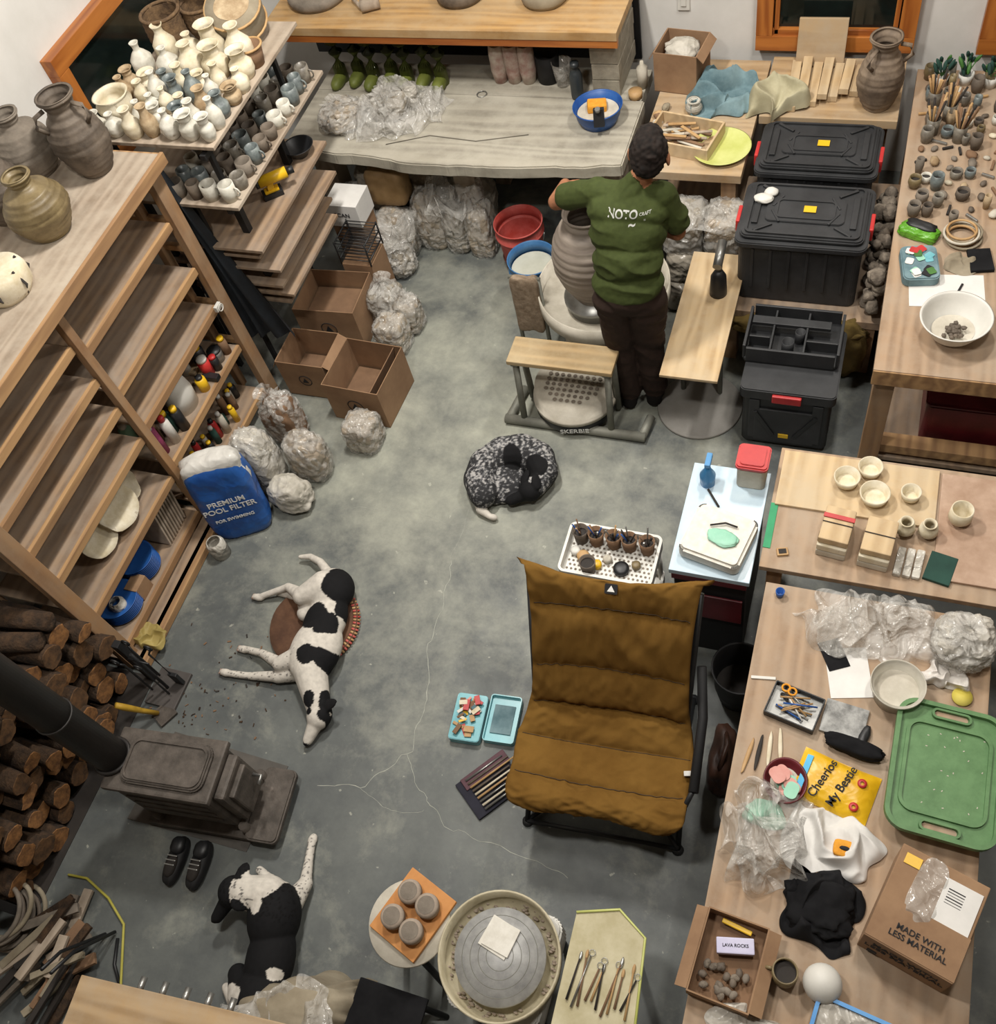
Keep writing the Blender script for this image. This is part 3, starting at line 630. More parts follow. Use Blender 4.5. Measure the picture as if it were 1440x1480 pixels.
for x in (-.25,.25):
    b.box((x,0,.465),(.04,.16,.02),dsteel)
    b.cyl((x,.05,.475),(x-.0,.07,.03),.018,dsteel);b.cyl((x,-.05,.475),(x,-.1,.04),.018,dsteel)
b.tube([(-.36,-.11,.03),(.44,-.11,.03)],.028,dsteel,14);b.tube([(-.31,.12,.03),(-.34,-.11,.03)],.025,dsteel,12);b.tube([(.44,.03,.03),(.42,-.11,.03)],.025,dsteel,12)
b.done()
tw=M('towel_on_rail',(-1.68,3.66,0));tw.cyl((-.08,0,0),(-.08,0,.62),.012,dsteel).cyl((.08,0,0),(.08,0,.62),.012,dsteel).tube([(-.09,0,.62),(.09,0,.62)],.012,dsteel)
tw.blob((0,-.01,.44),(.08,.028,.2),mat('towel_tan','#756350','#94836f',rough=.95,scale=30,bump=.4),.08,2,3,8,5,flat=False);tw.done()
M('round_grey_bat',(-.69,3.43,0)).lathe([(0,0),(.225,0),(.23,.005),(.225,.018),(0,.018)],disc_m,seg=48).done()
pw=M('plywood_side_table',(-.7,3.63,0));pw.box((0,0,.51),(.29,.88,.018),plyL)
for y in (-.1,.36):
    for x in (-.1,.1): pw.cyl((x,y,0.018 if y<0 else 0),(x,y,.5),.014,dsteel)
pw.done()
tch=M('heat_gun',(-.66,3.78,.519));tch.lathe([(0,0),(.045,0),(.045,.02),(.04,.12),(.03,.14),(.02,.16),(0,.16)],black).cyl((0,0,.14),(0,.02,.24),.018,steel).cyl((0,-.04,.22),(0,.1,.26),.024,steel).done()
# ================= totes
def totebox(name,loc,w,d,h_,stk=True):
    o=M(name,loc);o.prism(rbox(w*.94,d*.9,.04),0,h_-.06,tote,.004)
    o.prism(rbox(w,d,.045),h_-.075,h_-.04,tote,.006)
    o.prism(rbox(w*.93,d*.88,.04),h_-.04,h_-.015,tote,.008)
    ringprism(o,w*.86,d*.8,.03,.012,h_-.016,h_-.004,tote)
    o.prism(rbox(w*.6,d*.4,.03),h_-.016,h_-.006,tote,.003);ringprism(o,w*.45,d*.3,.03,.01,h_-.007,h_,tote)
    for sx in (-1,1):
        o.box((sx*w*.37,0,h_-.008),(.03,d*.5,.012),tote)
        for k in (-1,1): o.box((sx*w*.22,k*d*.12,h_-.006),(.012,d*.2,.01),tote,(0,0,sx*k*.5))
        o.box((sx*(w/2+.004),-.02,h_-.07),(.02,.12,.07),red,bev=.006)
        for sy in (-1,1):o.box((sx*w*.3,sy*d*.3,h_-.01),(.1,.016,.012),tote,(0,0,sx*sy*.6))
    for k in range(6): o.box((-w*.35+k*w*.14,-d*.455,h_*.5),(.015,.01,h_*.6),tote)
    o.box((.02,.0,h_),(.06,.045,.003),yellow)
    return o.done()
totebox('storage_tote',(-.285,4.09,.40),.64,.46,.44)
totebox('storage_tote',(-.285,4.585,.40),.62,.42,.45)
M('white_gourd',(-.5,4.14,.829)).blob((0,0,.018),(.05,.035,.02),white,.1,2,2,2,4).blob((.03,.05,.018),(.035,.03,.02),white,.1,2,4,2,3).done()
st=M('rock_pile_platform')
st.box((-.26,4.32,.37),(.84,1.06,.05),plyY)
for x in (-.6,.1):
    for y in (3.84,4.8):st.box((x,y,.17),(.08,.08,.35),postW)
st.done()
rk=M('pile_of_rocks',(.075,4.05,.394))
for i in range(90):
    x=random.uniform(-.0,.05);y=random.uniform(-.24,.5);rr=random.uniform(.022,.045);z=random.uniform(.02,.28)
    rk.blob((x,y,z),(rr,rr,rr*.8),rock,.35,2,i,2.4,2,rot=(0,i*.7,i),flat=False)
rk.done()
M('olive_blanket',(-.25,3.77,.0)).blob((0,0,.33),(.34,.06,.06),olivecl,.18,3,3,2.5,4).blob((.2,.0,.2),(.16,.06,.2),olivecl,.18,3,6,3,4).done()
tb=M('rolling_tool_box',(-.22,3.43,0))
tb.prism(rbox(.43,.42,.03),.04,.42,black,.006);tb.prism(rbox(.46,.45,.03),.40,.47,tote,.006)
for x in (-.17,.17):
    tb.cyl((x-.02,.18,.06),(x+.02,.18,.06),.06,blackm);tb.box((x*.9,-.215,.24),(.05,.015,.3),tote)
tb.box((0,-.232,.43),(.14,.02,.05),red,bev=.006);tb.box((.0,-.217,.2),(.3,.012,.25),tote);tb.box((0,-.225,.13),(.05,.003,.03),yellow)
for k in (-1,1): tb.box((k*.1,-.226,.22),(.02,.008,.2),black,(0,k*.5,0))
tb.done()
oz=M('tool_organiser_tray',(-.24,3.53,.472));w_,d_=.46,.3
oz.prism(rbox(w_,d_,.03),0,.02,black,.003)
for sx in (-1,1):oz.box((sx*w_/2*.97,0,.055),(.014,d_*.9,.09),tote)
for sy in (-1,1):oz.box((0,sy*d_/2*.97,.055),(w_*.92,.014,.09),tote)
for x in (-.1,.06):oz.box((x,0,.05),(.01,d_*.9,.07),tote)
oz.box((-.02,.06,.08),(.38,.05,.02),tote);oz.box((.14,-.05,.05),(.15,.01,.07),tote);oz.box((-.16,-.05,.05),(.1,.01,.07),tote)
oz.lathe(vessel([(.03,0.02),(.03,.09)],.003),tote,(-.02,-.07,0));oz.lathe(vessel([(.025,0.02),(.025,.09)],.003),tote,(.03,-.0,0));oz.done()
# ================= RIGHT WORKBENCH
t=M('right_workbench');t.box((.72,4.16,.825),(1.16,2.14,.05),tabW);t.box((.72,3.1,.80),(1.16,.03,.09),edgeW)
for x in (.2,1.2):
    for y in (3.17,4.2,5.15):t.box((x,y,.4),(.09,.09,.8),postW)
t.box((.72,3.2,.2),(1.0,.08,.06),edgeW);t.box((.72,4.16,.12),(1.1,2.0,.03),plyY);t.done()
bw=M('white_mixing_bowl',(.44,3.34,.85));bw.lathe(vessel([(.06,0),(.1,.03),(.135,.09),(.145,.11),(.15,.115)],.007),white,seg=44,wob=.015)
bw.lathe([(0,.03),(.09,.03)],dwhite,seg=24)
for i in range(30): a=random.random()*6.3;q=random.random()*.05;bw.blob((q*math.cos(a),q*math.sin(a)-.02,.04+random.random()*.015),(.011,.011,.009),darkclay,.3,2,i,3,1,flat=False)
bw.done()
M('maroon_storage_bin',(.72,3.45,.135)).prism(rbox(.6,.34,.03),0,.28,maroon,.01).prism(rbox(.62,.36,.03),.28,.31,maroon,.01).done()
lp=M('stickered_tablet_case',(.27,3.72,.85),R(10));lp.prism(rbox(.16,.22,.03),0,.05,bluecl,.006)
for i in range(16): lp.prism(rbox(.04,.035,.008),.05+.0006*(i+1),.0515+.0006*(i+1),random.choice([paper,turq,red,ink,teal,leaf,paper]),0,Matrix.Translation((random.uniform(-.05,.05),random.uniform(-.08,.08),0))@Matrix.Rotation(random.random()*3,4,'Z'))
lp.done()
gb=M('green_snack_bag',(.25,3.95,.85),R(-20));gb.blob((0,0,.02),(.09,.045,.025),mat('lime_bag','#4c8a1c','#6bab33',rough=.35,crinkle=14),.1,3,2,5,4).blob((0,.02,.035),(.07,.03,.02),black,.2,3,5,4,3).done()
M('paper_sheet',(.4,3.6,.8505)).box((0,0,.001),(.32,.2,.002),paper,(0,0,.1),bev=0).box((.05,0,.005),(.01,.1,.006),black,(0,0,-.3)).done()
cb=M('coiled_cable',(.44,3.95,.85));
for i in range(7): cb.ring((.01*math.sin(i*2),.01*math.cos(i*3),.008+.006*i),.07+.008*math.sin(i*1.7),.006,[tan,greycl,dwhite][i%3])
cb.done()
M('folded_grey_towel',(.45,3.77,.85)).sheet((0,0,0),(.14,.14),greycl,amp=.05,freq=10,seed=2,n=24).box((.08,.03,.01),(.1,.14,.018),blackcl,(0,0,.2)).done()
tk=M('pottery_test_pieces',(.0,0,.85))
pts=[]
for i in range(110):
    for _ in range(30):
        x=random.uniform(.19,.64);y=random.uniform(4.05,5.2)
        if all((x-a)**2+(y-b_)**2>.056**2 for a,b_ in pts):break
    else: continue
    pts.append((x,y));kk=random.random();rr=random.uniform(.018,.034)
    if kk<.5:
        hh=random.uniform(.03,.09);tk.lathe(vessel([(rr*.7,0),(rr,hh*.5),(rr*.9,hh)],.004),random.choice([darkclay,mugm,whitegl,olivegl,greyclay,tanbisq,bluegrey]),(x,y,0),16);tk.lathe([(0,hh*.6),(rr*.85,hh*.6)],inner,(x,y,0),12)
    elif kk<.72: tk.box((x,y,.008),(rr*2.4,.012,.012),random.choice([tan,inner,steel,cardd]),(0,0,random.random()*3))
    else: tk.blob((x,y,rr*.45),(rr,rr*.7,rr*.5),random.choice([darkclay,tanbisq,cream,greyclay,cardd,greyclay,dwhite]),.25,2,i,2,2,rot=(0,0,i))
tk.done()
br=M('brush_pots',(.22,4.5,.85))
for (x,y) in [(.03,.2),(.1,.32),(0.02,.42),(.16,.15)]:
    br.lathe(vessel([(.03,0),(.034,.09)],.004),mugm,(x,y,0),16)
    for i in range(12):
        a=random.random()*6.3;t_=random.uniform(.02,.06);br.cyl((x,y,.01),(x+t_*math.cos(a),y+t_*math.sin(a),random.uniform(.15,.22)),.004,random.choice([tan,cardd,inner,tan]),.006,6)
br.done()
pp=M('potted_plants',(.26,5.1,.85))
for (x,y) in [(0,0),(.12,.02),(.24,0),(.34,.03)]:
    pp.lathe(vessel([(.03,0),(.04,.06)],.004),random.choice([white,blueb,mugm]),(x,y,0),16)
    for i in range(12):
        a=random.random()*6.3;q=random.uniform(.02,.05);hh=random.uniform(.1,.18);pp.blob((x+q*math.cos(a),y+q*math.sin(a),hh*.8),(.010,.010,.03),random.choice([leaf,dkgreen,dkgreen]),.2,2,i,2,2,rot=(math.sin(a)*.5,math.cos(a)*.5,0),flat=False)
        pp.cyl((x,y,.05),(x+q*math.cos(a),y+q*math.sin(a),hh*.8),.003,leaf,seg=5)
pp.done()
jar('tall_clay_jar',(-.04,4.98,.80),.12,.40,.075,mat('warm_stoneware','#5f5145','#8c7b68',rough=.75,scale=8,bump=.5),True,seed=12)
# ================= MID TABLE
t=M('glazing_table');t.box((.42,2.35,.775),(1.2,.6,.03),tabW)
t.box((.145,2.49,.797),(.62,.28,.014),plyL);t.box((.74,2.37,.797),(.55,.5,.014),mat('pinkish_board','#94765f','#b79c87',scale=5,c3='#cbb9a8'))
for x in (-.12,.95):
    for y in (2.1,2.6):t.box((x,y,.38),(.06,.06,.76),postW)
t.box((-.165,2.25,.792),(.03,.22,.004),mat('green_tape','#2a8a5c','#359a68'));t.done()
def bowls(nm,lst):
    for i,(x,y,rr,hh,m_,z) in enumerate(lst):
        o=M(nm,(x,y,z));o.lathe(vessel([(rr*.5,0),(rr*.85,hh*.35),(rr,hh)],.005),m_,seg=32,wob=.02);o.lathe([(0,hh*.3),(rr*.74,hh*.3)],cream,seg=24);o.done()
bowls('clay_bowl',[(.185,2.57,.05,.05,cream,.804),(.10,2.50,.053,.055,cream,.804),(.215,2.44,.06,.055,cream,.804),(.35,2.47,.04,.055,cream,.804)])
M('clay_cup',(.54,2.40,.804)).lathe(vessel([(.03,0),(.045,.03),(.042,.085)],.005),cream,wob=.02).done()
for x,y in ((.345,2.315),(.43,2.32)):M('bud_vase',(x,y,.79)).lathe(vessel([(.02,0),(.038,.03),(.034,.06),(.02,.07),(.027,.085)],.004),cream).done()
for x,y in ((.09,2.23),(.25,2.21)):
    o=M('plaster_mold_block',(x,y,.79),R(-6))
    for i in range(3):o.box((0,0,.02+i*.04),(.115,.18 if i<2 else .16,.037),[dwhite,cream,plyL][i],bev=.006)
    if x<.2:o.box((0,.03,.122),(.12,.02,.006),red)
    o.box((0,-.0,.121),(.116,.004,.003),inner);o.cyl((-.06,-.03,.05),(-.061,-.03,.05),.02,inner);o.done()
M('folded_green_cloth',(.49,2.17,.79)).box((0,0,.008),(.1,.13,.016),dkgreen,(0,0,-.2)).done()
o=M('plastic_sleeves',(.37,2.17,.79));
for i in range(3): o.box((-.03+i*.035,0,.012),(.03,.13,.022),plast2,(0,0,-.1),.01)
o.done()
M('small_tile',(-.1,2.13,.79)).box((0,0,.006),(.045,.035,.012),tan,(0,0,.3)).box((0,0,.013),(.03,.022,.002),inner,(0,0,.3)).done()
# ================= NEAR RIGHT TABLE
t=M('cluttered_worktable');t.box((.275,.95,.775),(.83,2.06,.05),tabW)
for x in (-.08,.63):
    for y in (0.0,1.9):t.box((x,y,.375),(.08,.08,.75),postW)
t.box((.275,.95,.18),(.7,1.95,.03),plyY);t.done()
Z=.80
M('bubble_wrap',(.26,1.86,Z)).sheet((0,0,0),(.52,.28),plast,amp=.11,freq=5,seed=4,n=80,stretch=1.6).sheet((.02,0,.01),(.45,.24),plast,amp=.10,freq=6,seed=14,n=70,rot=(0,0,.3),stretch=1.6).done()
o=M('bagged_supplies',(.58,1.84,Z));bagpart(o,(0,0,0),(.10,.10,.07),plast2,3,.25,2.6,True);o.done()
M('paper_sheet',(.21,1.66,Z)).box((0,0,.002),(.15,.2,.002),paper,(0,0,.25),bev=0).box((-.06,.06,.004),(.08,.12,.004),blackcl,(0,0,.5)).done()
M('plastic_tub',(.375,1.61,Z)).lathe(vessel([(.075,0),(.085,.09),(.095,.092),(.095,.1)],.004),mat('translucent_tub','#b9b4a4','#d3cfc3',rough=.35,alpha=.75),seg=40).lathe([(0,.05),(.078,.05)],dwhite,seg=30).done()
M('candy_wrappers',(.54,1.72,Z)).sheet((0,0,0),(.16,.12),mat('wrapper','#c9c3bd','#e0dcd5',rough=.3,c3='#5c2f6e',scale=20),amp=.06,freq=16,seed=3,n=30).done()
M('yellow_jar_lid',(.60,1.65,Z)).lathe([(0,0),(.033,0),(.035,.012),(0,.014)],mat('butter_yellow','#c7b645','#d6c765')).done()
o=M('open_tool_tin',(.06,1.47,Z),R(-12));o.box((-.02,0,.006),(.18,.13,.008),steel)
for sx in (-1,1):o.box((-.02+sx*.09,0,.02),(.005,.13,.035),black)
for sy in (-1,1):o.box((-.02,sy*.065,.02),(.18,.005,.035),black)
for i in range(14):o.cyl((random.uniform(-.09,-.05),random.uniform(-.05,.05),.015+.002*i),(random.uniform(0,.06),random.uniform(-.05,.05),.015+.002*i),.0035,random.choice([tan,steel,bluep,white,inner]),seg=8)
o.ring((-.07,.05,.04),.014,.004,orange).ring((-.045,.045,.04),.014,.004,orange).cyl((-.05,.035,.04),(.02,-.0,.04),.003,steel)
o.box((.155,.03,.008),(.15,.13,.012),mat('stone_tin','#666664','#b0b0ad',scale=18),(0,0,.1)).done()
M('spectacle_case',(.26,1.37,Z)).blob((0,0,.025),(.10,.032,.028),blackcl,.15,2,2,3,4,rot=(0,0,-.15)).blob((.03,.05,.012),(.05,.018,.014),black,.1,2,2,2,3,rot=(0,0,1.3)).done()
o=M('cereal_bag',(.215,1.22,Z),R(-12));yb=mat('yellow_bag','#cf9f14','#e0b322',rough=.35,crinkle=12,bump=.25,bd=.015)
bm=bmesh.new();g=[]
for i in range(41):
    row=[]
    for jx in range(31):
        u=i/40-.5;v=jx/30-.5;hgt=.030*(1-(2*u)**4)*(1-(2*v)**4)+.004*noise.noise(Vector((u*7,v*7,3)))*(1-(2*u)**4)+.004
        row.append(bm.verts.new((u*.27*(1-.05*(1-4*v*v)*0),v*.19*(1-.04*math.sin((u+.5)*3.14)),hgt)))
    g.append(row)
for i in range(40):
    for jx in range(30): bm.faces.new((g[i][jx],g[i+1][jx],g[i+1][jx+1],g[i][jx+1]))
o.add(bm,yb,None,True);o.box((0,0,.003),(.265,.18,.004),yb,bev=0)
o.text('Cheerios',.042,ink,(-.045,.0,.036),(0,0,R(78))).text('My Bestie',.042,ink,(.022,-.0,.0375),(0,0,R(78))).box((-.108,-.0,.026),(.022,.13,.003),mat('sky_label','#4fa6cf'),(0,-.25,0))
for dy in (-.05,.04):o.lathe([(.007,.0),(.016,.0),(.016,.003),(.007,.003)],red,(.08,dy,.033),16)
o.done()
o=M('bowl_of_pink_pads',(.05,1.19,Z));o.lathe(vessel([(.05,0),(.07,.03),(.076,.04)],.005),maroon,seg=32,sc=(1,1.1,1));o.lathe([(0,.008),(.06,.012)],dwhite,seg=24)
for i in range(8):o.prism(rbox(.045,.06,.018),.02+i*.005,.025+i*.005,[turq,pink,pink][i%3],0,Matrix.Translation((random.uniform(-.03,.03),random.uniform(-.04,.04),0))@Matrix.Rotation(i,4,'Z'))
o.done()
o=M('wooden_modeling_tools',(-.06,1.26,Z));
for i in range(4):o.blob((i*.035-.03,.02*i,.006),(.008,.07,.005),random.choice([tan,cream,inner]),.1,2,i,2,3,rot=(0,0,-.15+.1*i))
o.done()
M('white_strip',(-.085,1.57,Z)).box((0,0,.004),(.09,.012,.006),white,(0,0,.15)).done()
o=M('green_plastic_tray',(.555,1.335,.856),rot=(R(-3),R(2),R(-2)))
o.prism(rbox(.35,.48,.07,10),0,.012,greenp,.004)
ringprism(o,.355,.485,.07,.016,.008,.03,greenp);ringprism(o,.28,.34,.05,.012,.012,.022,greenp)
for sy in (-1,1):
    o.prism(rbox(.11,.022,.011,6),.0125,.0135,tabW,0,Matrix.Translation((0,sy*.205,0)));ringprism(o,.13,.04,.019,.008,.012,.026,greenp,0,sy*.205)
for i in range(24):
    a=random.uniform(-.12,.12);c_=random.uniform(-.17,.17);o.box((a,c_,.0125),(.006,.003,.001),dwhite,(0,0,i),bev=0)
o.done()
M('folded_cloth_pad',(.57,1.33,Z)).box((0,0,.025),(.22,.33,.05),blackcl,bev=.02).done()
M('crumpled_white_tshirt',(.22,1.02,Z)).sheet((0,0,0),(.34,.24),whitecl,amp=.10,freq=5,seed=6,n=60,stretch=1.5).blob((.05,-.02,.055),(.036,.028,.008),orange,.05,2,1,6,3,flat=False).blob((.05,-.02,.063),(.018,.008,.004),ink,.1,2,1,2,2,flat=False).done()
o=M('clear_plastic_bag',(-.0,.95,Z));o.sheet((0,.05,0),(.27,.38),plast,amp=.16,freq=5,seed=9,n=60,stretch=1.8).sheet((0,.0,0),(.24,.30),plast,amp=.18,freq=5,seed=19,n=60,rot=(0,0,.8),stretch=1.8).sheet((.0,.12,.0),(.14,.10),turq,amp=.03,freq=9,seed=3,n=20);o.done()
M('black_jacket',(.22,.81,Z)).sheet((0,0,0),(.26,.26),blackcl,amp=.12,freq=5,seed=11,n=60,irr=.2,stretch=1.6).blob((0,0,.02),(.1,.09,.035),blackcl,.3,3,3,3,4).done()
o=M('sealed_cardboard_box',(.52,.84,Z),R(-16));o.box((0,0,.09),(.27,.32,.18),cardb,bev=.004).sheet((-.02,.05,.180),(.10,.22),plast,amp=.012,freq=9,seed=3,n=30,irr=.05).box((.07,.05,.1825),(.11,.15,.003),paper,bev=0)
for k in range(6):o.box((.055,.05+k*.009,.1845),(.05,.0015+.001*(k%3),.0006),ink,bev=0)
o.text('MADE WITH\nLESS MATERIAL',.036,ink,(0,-.162,.11),(R(90),0,0)).box((-.09,.12,.1825),(.05,.035,.002),yellow)
o.box((0,-.085,.183),(.27,.14,.003),cardb,(R(1.5),0,0),bev=0).text('MADE WITH\nLESS MATERIAL',.026,ink,(.01,-.10,.1865),(R(1.5),0,0))
o.box((-.09,-.162,.03),(.03,.002,.03),ink,bev=0);o.done()
o=obox('small_cardboard_box',(-.035,.56,Z),(.20,.27,.07),R(-5),True,m=cardb)
o.box((.01,.05,.035),(.12,.05,.03),mat('lavender_carton','#bdbad6','#d0cee4'),(0,0,.3),.004).box((-.0,.11,.03),(.1,.015,.015),yellow,(0,0,-.1))
for i in range(18):o.blob((random.uniform(-.07,.07),random.uniform(-.11,-.02),.03),(.016,.012,.01),random.choice([rock,darkclay,greyclay]),.2,2,i,2,2,rot=(0,0,i))
o.text('LAVA ROCKS',.014,ink,(.01,.05,.051),(0,0,.3));o.done()
o=M('pottery_mug',(.14,.57,Z));o.lathe(vessel([(.035,0),(.042,.03),(.04,.09)],.005),olivegl).lathe([(0,.07),(.035,.07)],inner).ring((-.04,0,.05),.022,.006,olivegl,(R(90),0,0),90,270,10).done()
M('white_globe',(.255,.57,Z)).lathe([(0,0)]+[(.06*math.sin(a/12*math.pi),.06-.06*math.cos(a/12*math.pi)) for a in range(1,12)]+[(0,.12)],white).done()
o=M('blue_lidded_container',(.36,.42,Z),R(-8));o.prism(rbox(.25,.2,.03),0,.06,plast2,.004);ringprism(o,.26,.21,.035,.012,.06,.075,mat('sky_blue_lid','#4d8fcf','#60a0da',rough=.35));o.prism(rbox(.23,.18,.025),.06,.066,plast2,.002);o.done()
M('plastic_scraps',(.05,.36,Z)).sheet((0,0,0),(.26,.16),plast2,amp=.07,freq=8,seed=2,n=30).done()
M('blue_eye_cup',(-.08,1.93,Z)).lathe(vessel([(.014,0),(.018,.035)],.003),bluep,seg=18).done()
# ================= SIDE TABLE
t=M('pale_blue_side_table');t.box((-.37,2.26,.735),(.33,.55,.03),ltblue)
t.box((-.37,2.26,.36),(.3,.5,.72),blackm);t.box((-.37,1.995,.70),(.31,.02,.04),maroon);t.box((-.37,2.0,.45),(.28,.01,.2),maroon)
t.done()
o=M('plaster_slab',(-.36,2.15,.75),R(-12));o.prism(rbox(.26,.25,.03),0,.07,foam,.012);o.done()
M('turquoise_rib',(-.34,2.13,.821)).blob((0,0,.008),(.065,.04,.01),turq,.15,2,2,2,4,rot=(0,0,-.2)).tube([(-.06,.05,.01),(0,.07,.012),(.05,.06,.01)],.004,inner).done()
o=M('spray_bottle',(-.46,2.44,.75));o.lathe([(0,0),(.032,0),(.034,.06),(.015,.1),(.012,.12),(0,.12)],mat('spray_blue','#2d6ea0','#3f83b5',rough=.3)).box((0,.02,.135),(.025,.07,.025),mat('light_blue_trigger','#4f86b5'),bev=.006).box((0,.04,.11),(.01,.012,.05),red).done()
o=M('red_lidded_tub',(-.28,2.50,.75));o.prism(rbox(.12,.12,.02),0,.13,dwhite,.004);o.prism(rbox(.135,.13,.02),.13,.155,red,.006).prism(rbox(.10,.1,.015),.155,.16,red,.002) ;o.done()
M('trimming_tool',(-.42,2.36,.75)).cyl((-.03,.04,.008),(.03,-.04,.008),.005,inner).done()
M('dark_waste_basket',(-.2,1.82,0)).lathe(vessel([(.09,0),(.11,.12),(.12,.28),(.125,.285)],.006),blackm,seg=30).lathe([(0,.1),(.10,.1)],inner,wob=.1).done()
M('leather_satchel',(-.21,1.45,0)).blob((0,0,.13),(.05,.13,.14),browncan,.12,2,4,4,4).tube([(0,.1,.24),(.02,.0,.33),(0,-.1,.24)],.01,browncan).done()
# ================= WHITE CART
t=M('perforated_cart',(-.82,2.09,0));w_,d_=.42,.26
t.prism(rbox(w_,d_,.03),.55,.562,white,.002)
for i in range(-9,10):
    for jx in range(-5,6): t.lathe([(0,.5635),(.0062,.5635)],greyclay,(i*.02+(jx%2)*.01,jx*.021,0),6)
ringprism(t,w_,d_,.03,.012,.55,.61,white)
for x in (-.19,.19):
    for y in (-.11,.11):t.cyl((x,y,0),(x,y,.56),.012,white)
ringprism(t,w_,d_,.03,.012,.25,.31,white);t.prism(rbox(w_,d_,.03),.25,.262,white,.002);t.done()
b=M('tool_cups',(-.82,2.14,.565))
for i,x in enumerate((-.15,-.08,0.0,.07,.15)):
    m_=random.choice([cardd,mugm,darkclay]);b.lathe(vessel([(.03,0),(.036,.08)],.004),m_,(x,.02,0),18);b.lathe([(0,.05),(.031,.05)],inner,(x,.02,0),14)
    for k in range(6):
        a=random.random()*6.3;b.cyl((x,.02,.03),(x+.03*math.cos(a),.02+.03*math.sin(a),random.uniform(.11,.15)),.0035,random.choice([tan,inner,bluep,steel,inner,cardd]),seg=6)
b.done()
b=M('glaze_jars',(-.82,2.04,.565))
for x,y,rr,m_ in ((-.12,.03,.028,tan),(-.16,.05,.022,white),(-.05,.0,.022,yellow),(.06,.0,.035,black),(.12,.03,.02,olivegl),(-.01,.035,.02,dwhite)): b.lathe([(0,0),(rr,0),(rr,.02),(rr*.6,.026),(0,.026)],m_,(x,y,0),18)
b.done()
M('dark_mug',(-.9,2.01,.565)).lathe(vessel([(.03,0),(.037,.08)],.004),darkclay).lathe([(0,.06),(.032,.06)],inner).done()
# ================= CAMP CHAIR
ch=M('padded_camp_chair',(-.675,1.4,0),R(4))
prof=[(1.80,1.02),(1.755,1.0),(1.66,.86),(1.56,.68),(1.47,.52),(1.41,.43),(1.32,.39),(1.22,.39),(1.14,.41),(1.07,.425),(1.02,.41),(1.0,.36)]
prof=[(a-1.4,b_) for a,b_ in prof]
def pat(t):
    x=t*(len(prof)-1);i=min(int(x),len(prof)-2);fz=x-i
    p0=prof[max(i-1,0)];p1=prof[i];p2=prof[i+1];p3=prof[min(i+2,len(prof)-1)]
    return [.5*((2*p1[k])+(-p0[k]+p2[k])*fz+(2*p0[k]-5*p1[k]+4*p2[k]-p3[k])*fz**2+(-p0[k]+3*p1[k]-3*p2[k]+p3[k])*fz**3) for k in (0,1)]
NS,NT=72,170;seams=[0,.17,.30,.42,.56,.74,1.0]
def surf(i,j):
    t=j/NT;sx=i/NS*2-1
    y,z=pat(t);y2,z2=pat(min(1,t+.01));y1,z1=pat(max(0,t-.01));T=Vector((0,y2-y1,z2-z1)).normalized();Nn=Vector((1,0,0)).cross(T)
    if Nn.z<0:Nn=-Nn
    hw=.375-.055*math.sin(min(1,t/.55)*math.pi)**.8-.02*max(0,(t-.5)/.5)
    if t>.86: hw-=.11*((t-.86)/.14)**2.4
    if t<.06: hw+=.012
    pad=0;ds=1
    for a,b_ in zip(seams,seams[1:]):
        if a<=t<=b_: q=(t-a)/(b_-a);pad=.026*(1-abs(2*q-1)**3.4);ds=min(q,1-q);break
    edge=(1-abs(sx)**10)
    wr=.008*noise.noise(Vector((sx*2.5,t*9,2)))+.008*(1-2*abs(noise.noise(Vector((sx*3.2+t*3,t*14-sx*2,7)))))+.005*(1-2*abs(noise.noise(Vector((sx*8,t*22+sx*4,17)))))
    # little gathers radiating from the seams
    wr+=.0035*math.sin(sx*46+3*noise.noise(Vector((sx*4,t*5,1))))*math.exp(-ds*9)
    P_=Vector((sx*hw*(1+.025*noise.noise(Vector((sx,t*8,4)))),y,z))+Nn*(pad*edge+wr)
    P_+=Nn*(1-sx*sx)*(-.03)
    if t<.12: P_.z-=(1-sx*sx)*.065*(1-t/.12);P_.y-=(1-sx*sx)*.03*(1-t/.12)
    return P_,Nn
bm=bmesh.new();top=[];bot=[]
for i in range(NS+1):
    a=[];b_=[]
    for jx in range(NT+1):
        P_,Nn=surf(i,jx);a.append(bm.verts.new(P_));b_.append(bm.verts.new(P_-Nn*.035))
    top.append(a);bot.append(b_)
for i in range(NS):
    for jx in range(NT):
        bm.faces.new((top[i][jx],top[i+1][jx],top[i+1][jx+1],top[i][jx+1]));bm.faces.new((bot[i][jx],bot[i][jx+1],bot[i+1][jx+1],bot[i+1][jx]))
for jx in range(NT):
    bm.faces.new((top[0][jx],top[0][jx+1],bot[0][jx+1],bot[0][jx]));bm.faces.new((top[NS][jx],bot[NS][jx],bot[NS][jx+1],top[NS][jx+1]))
for i in range(NS):
    bm.faces.new((top[i][0],bot[i][0],bot[i+1][0],top[i+1][0]));bm.faces.new((top[i][NT],top[i+1][NT],bot[i+1][NT],bot[i][NT]))
bmesh.ops.recalc_face_normals(bm,faces=bm.faces);ch.add(bm,brownc,None,True)
seamm=mat('seam','#33230c')
for sm in seams[1:-1]:
    ch.tube([surf(i,int(sm*NT))[0]+surf(i,int(sm*NT))[1]*.0005 for i in range(2,NS-1)],.002,seamm,6)
for sx in (-1,1):
    ch.tube([(sx*.34,.37,.955),(sx*.32,.08,.48),(sx*.31,-.03,.33),(sx*.31,-.36,.33)],.013,black,10)
    ch.tube([(sx*.31,-.36,.33),(sx*.31,.32,.015)],.012,black,10);ch.tube([(sx*.32,.08,.44),(sx*.33,-.36,.015)],.012,black,10)
    ch.lathe([(0,0),(.025,0),(.022,.02),(0,.02)],black,(sx*.31,.32,0),14);ch.lathe([(0,0),(.025,0),(.022,.02),(0,.02)],black,(sx*.33,-.36,0),14)
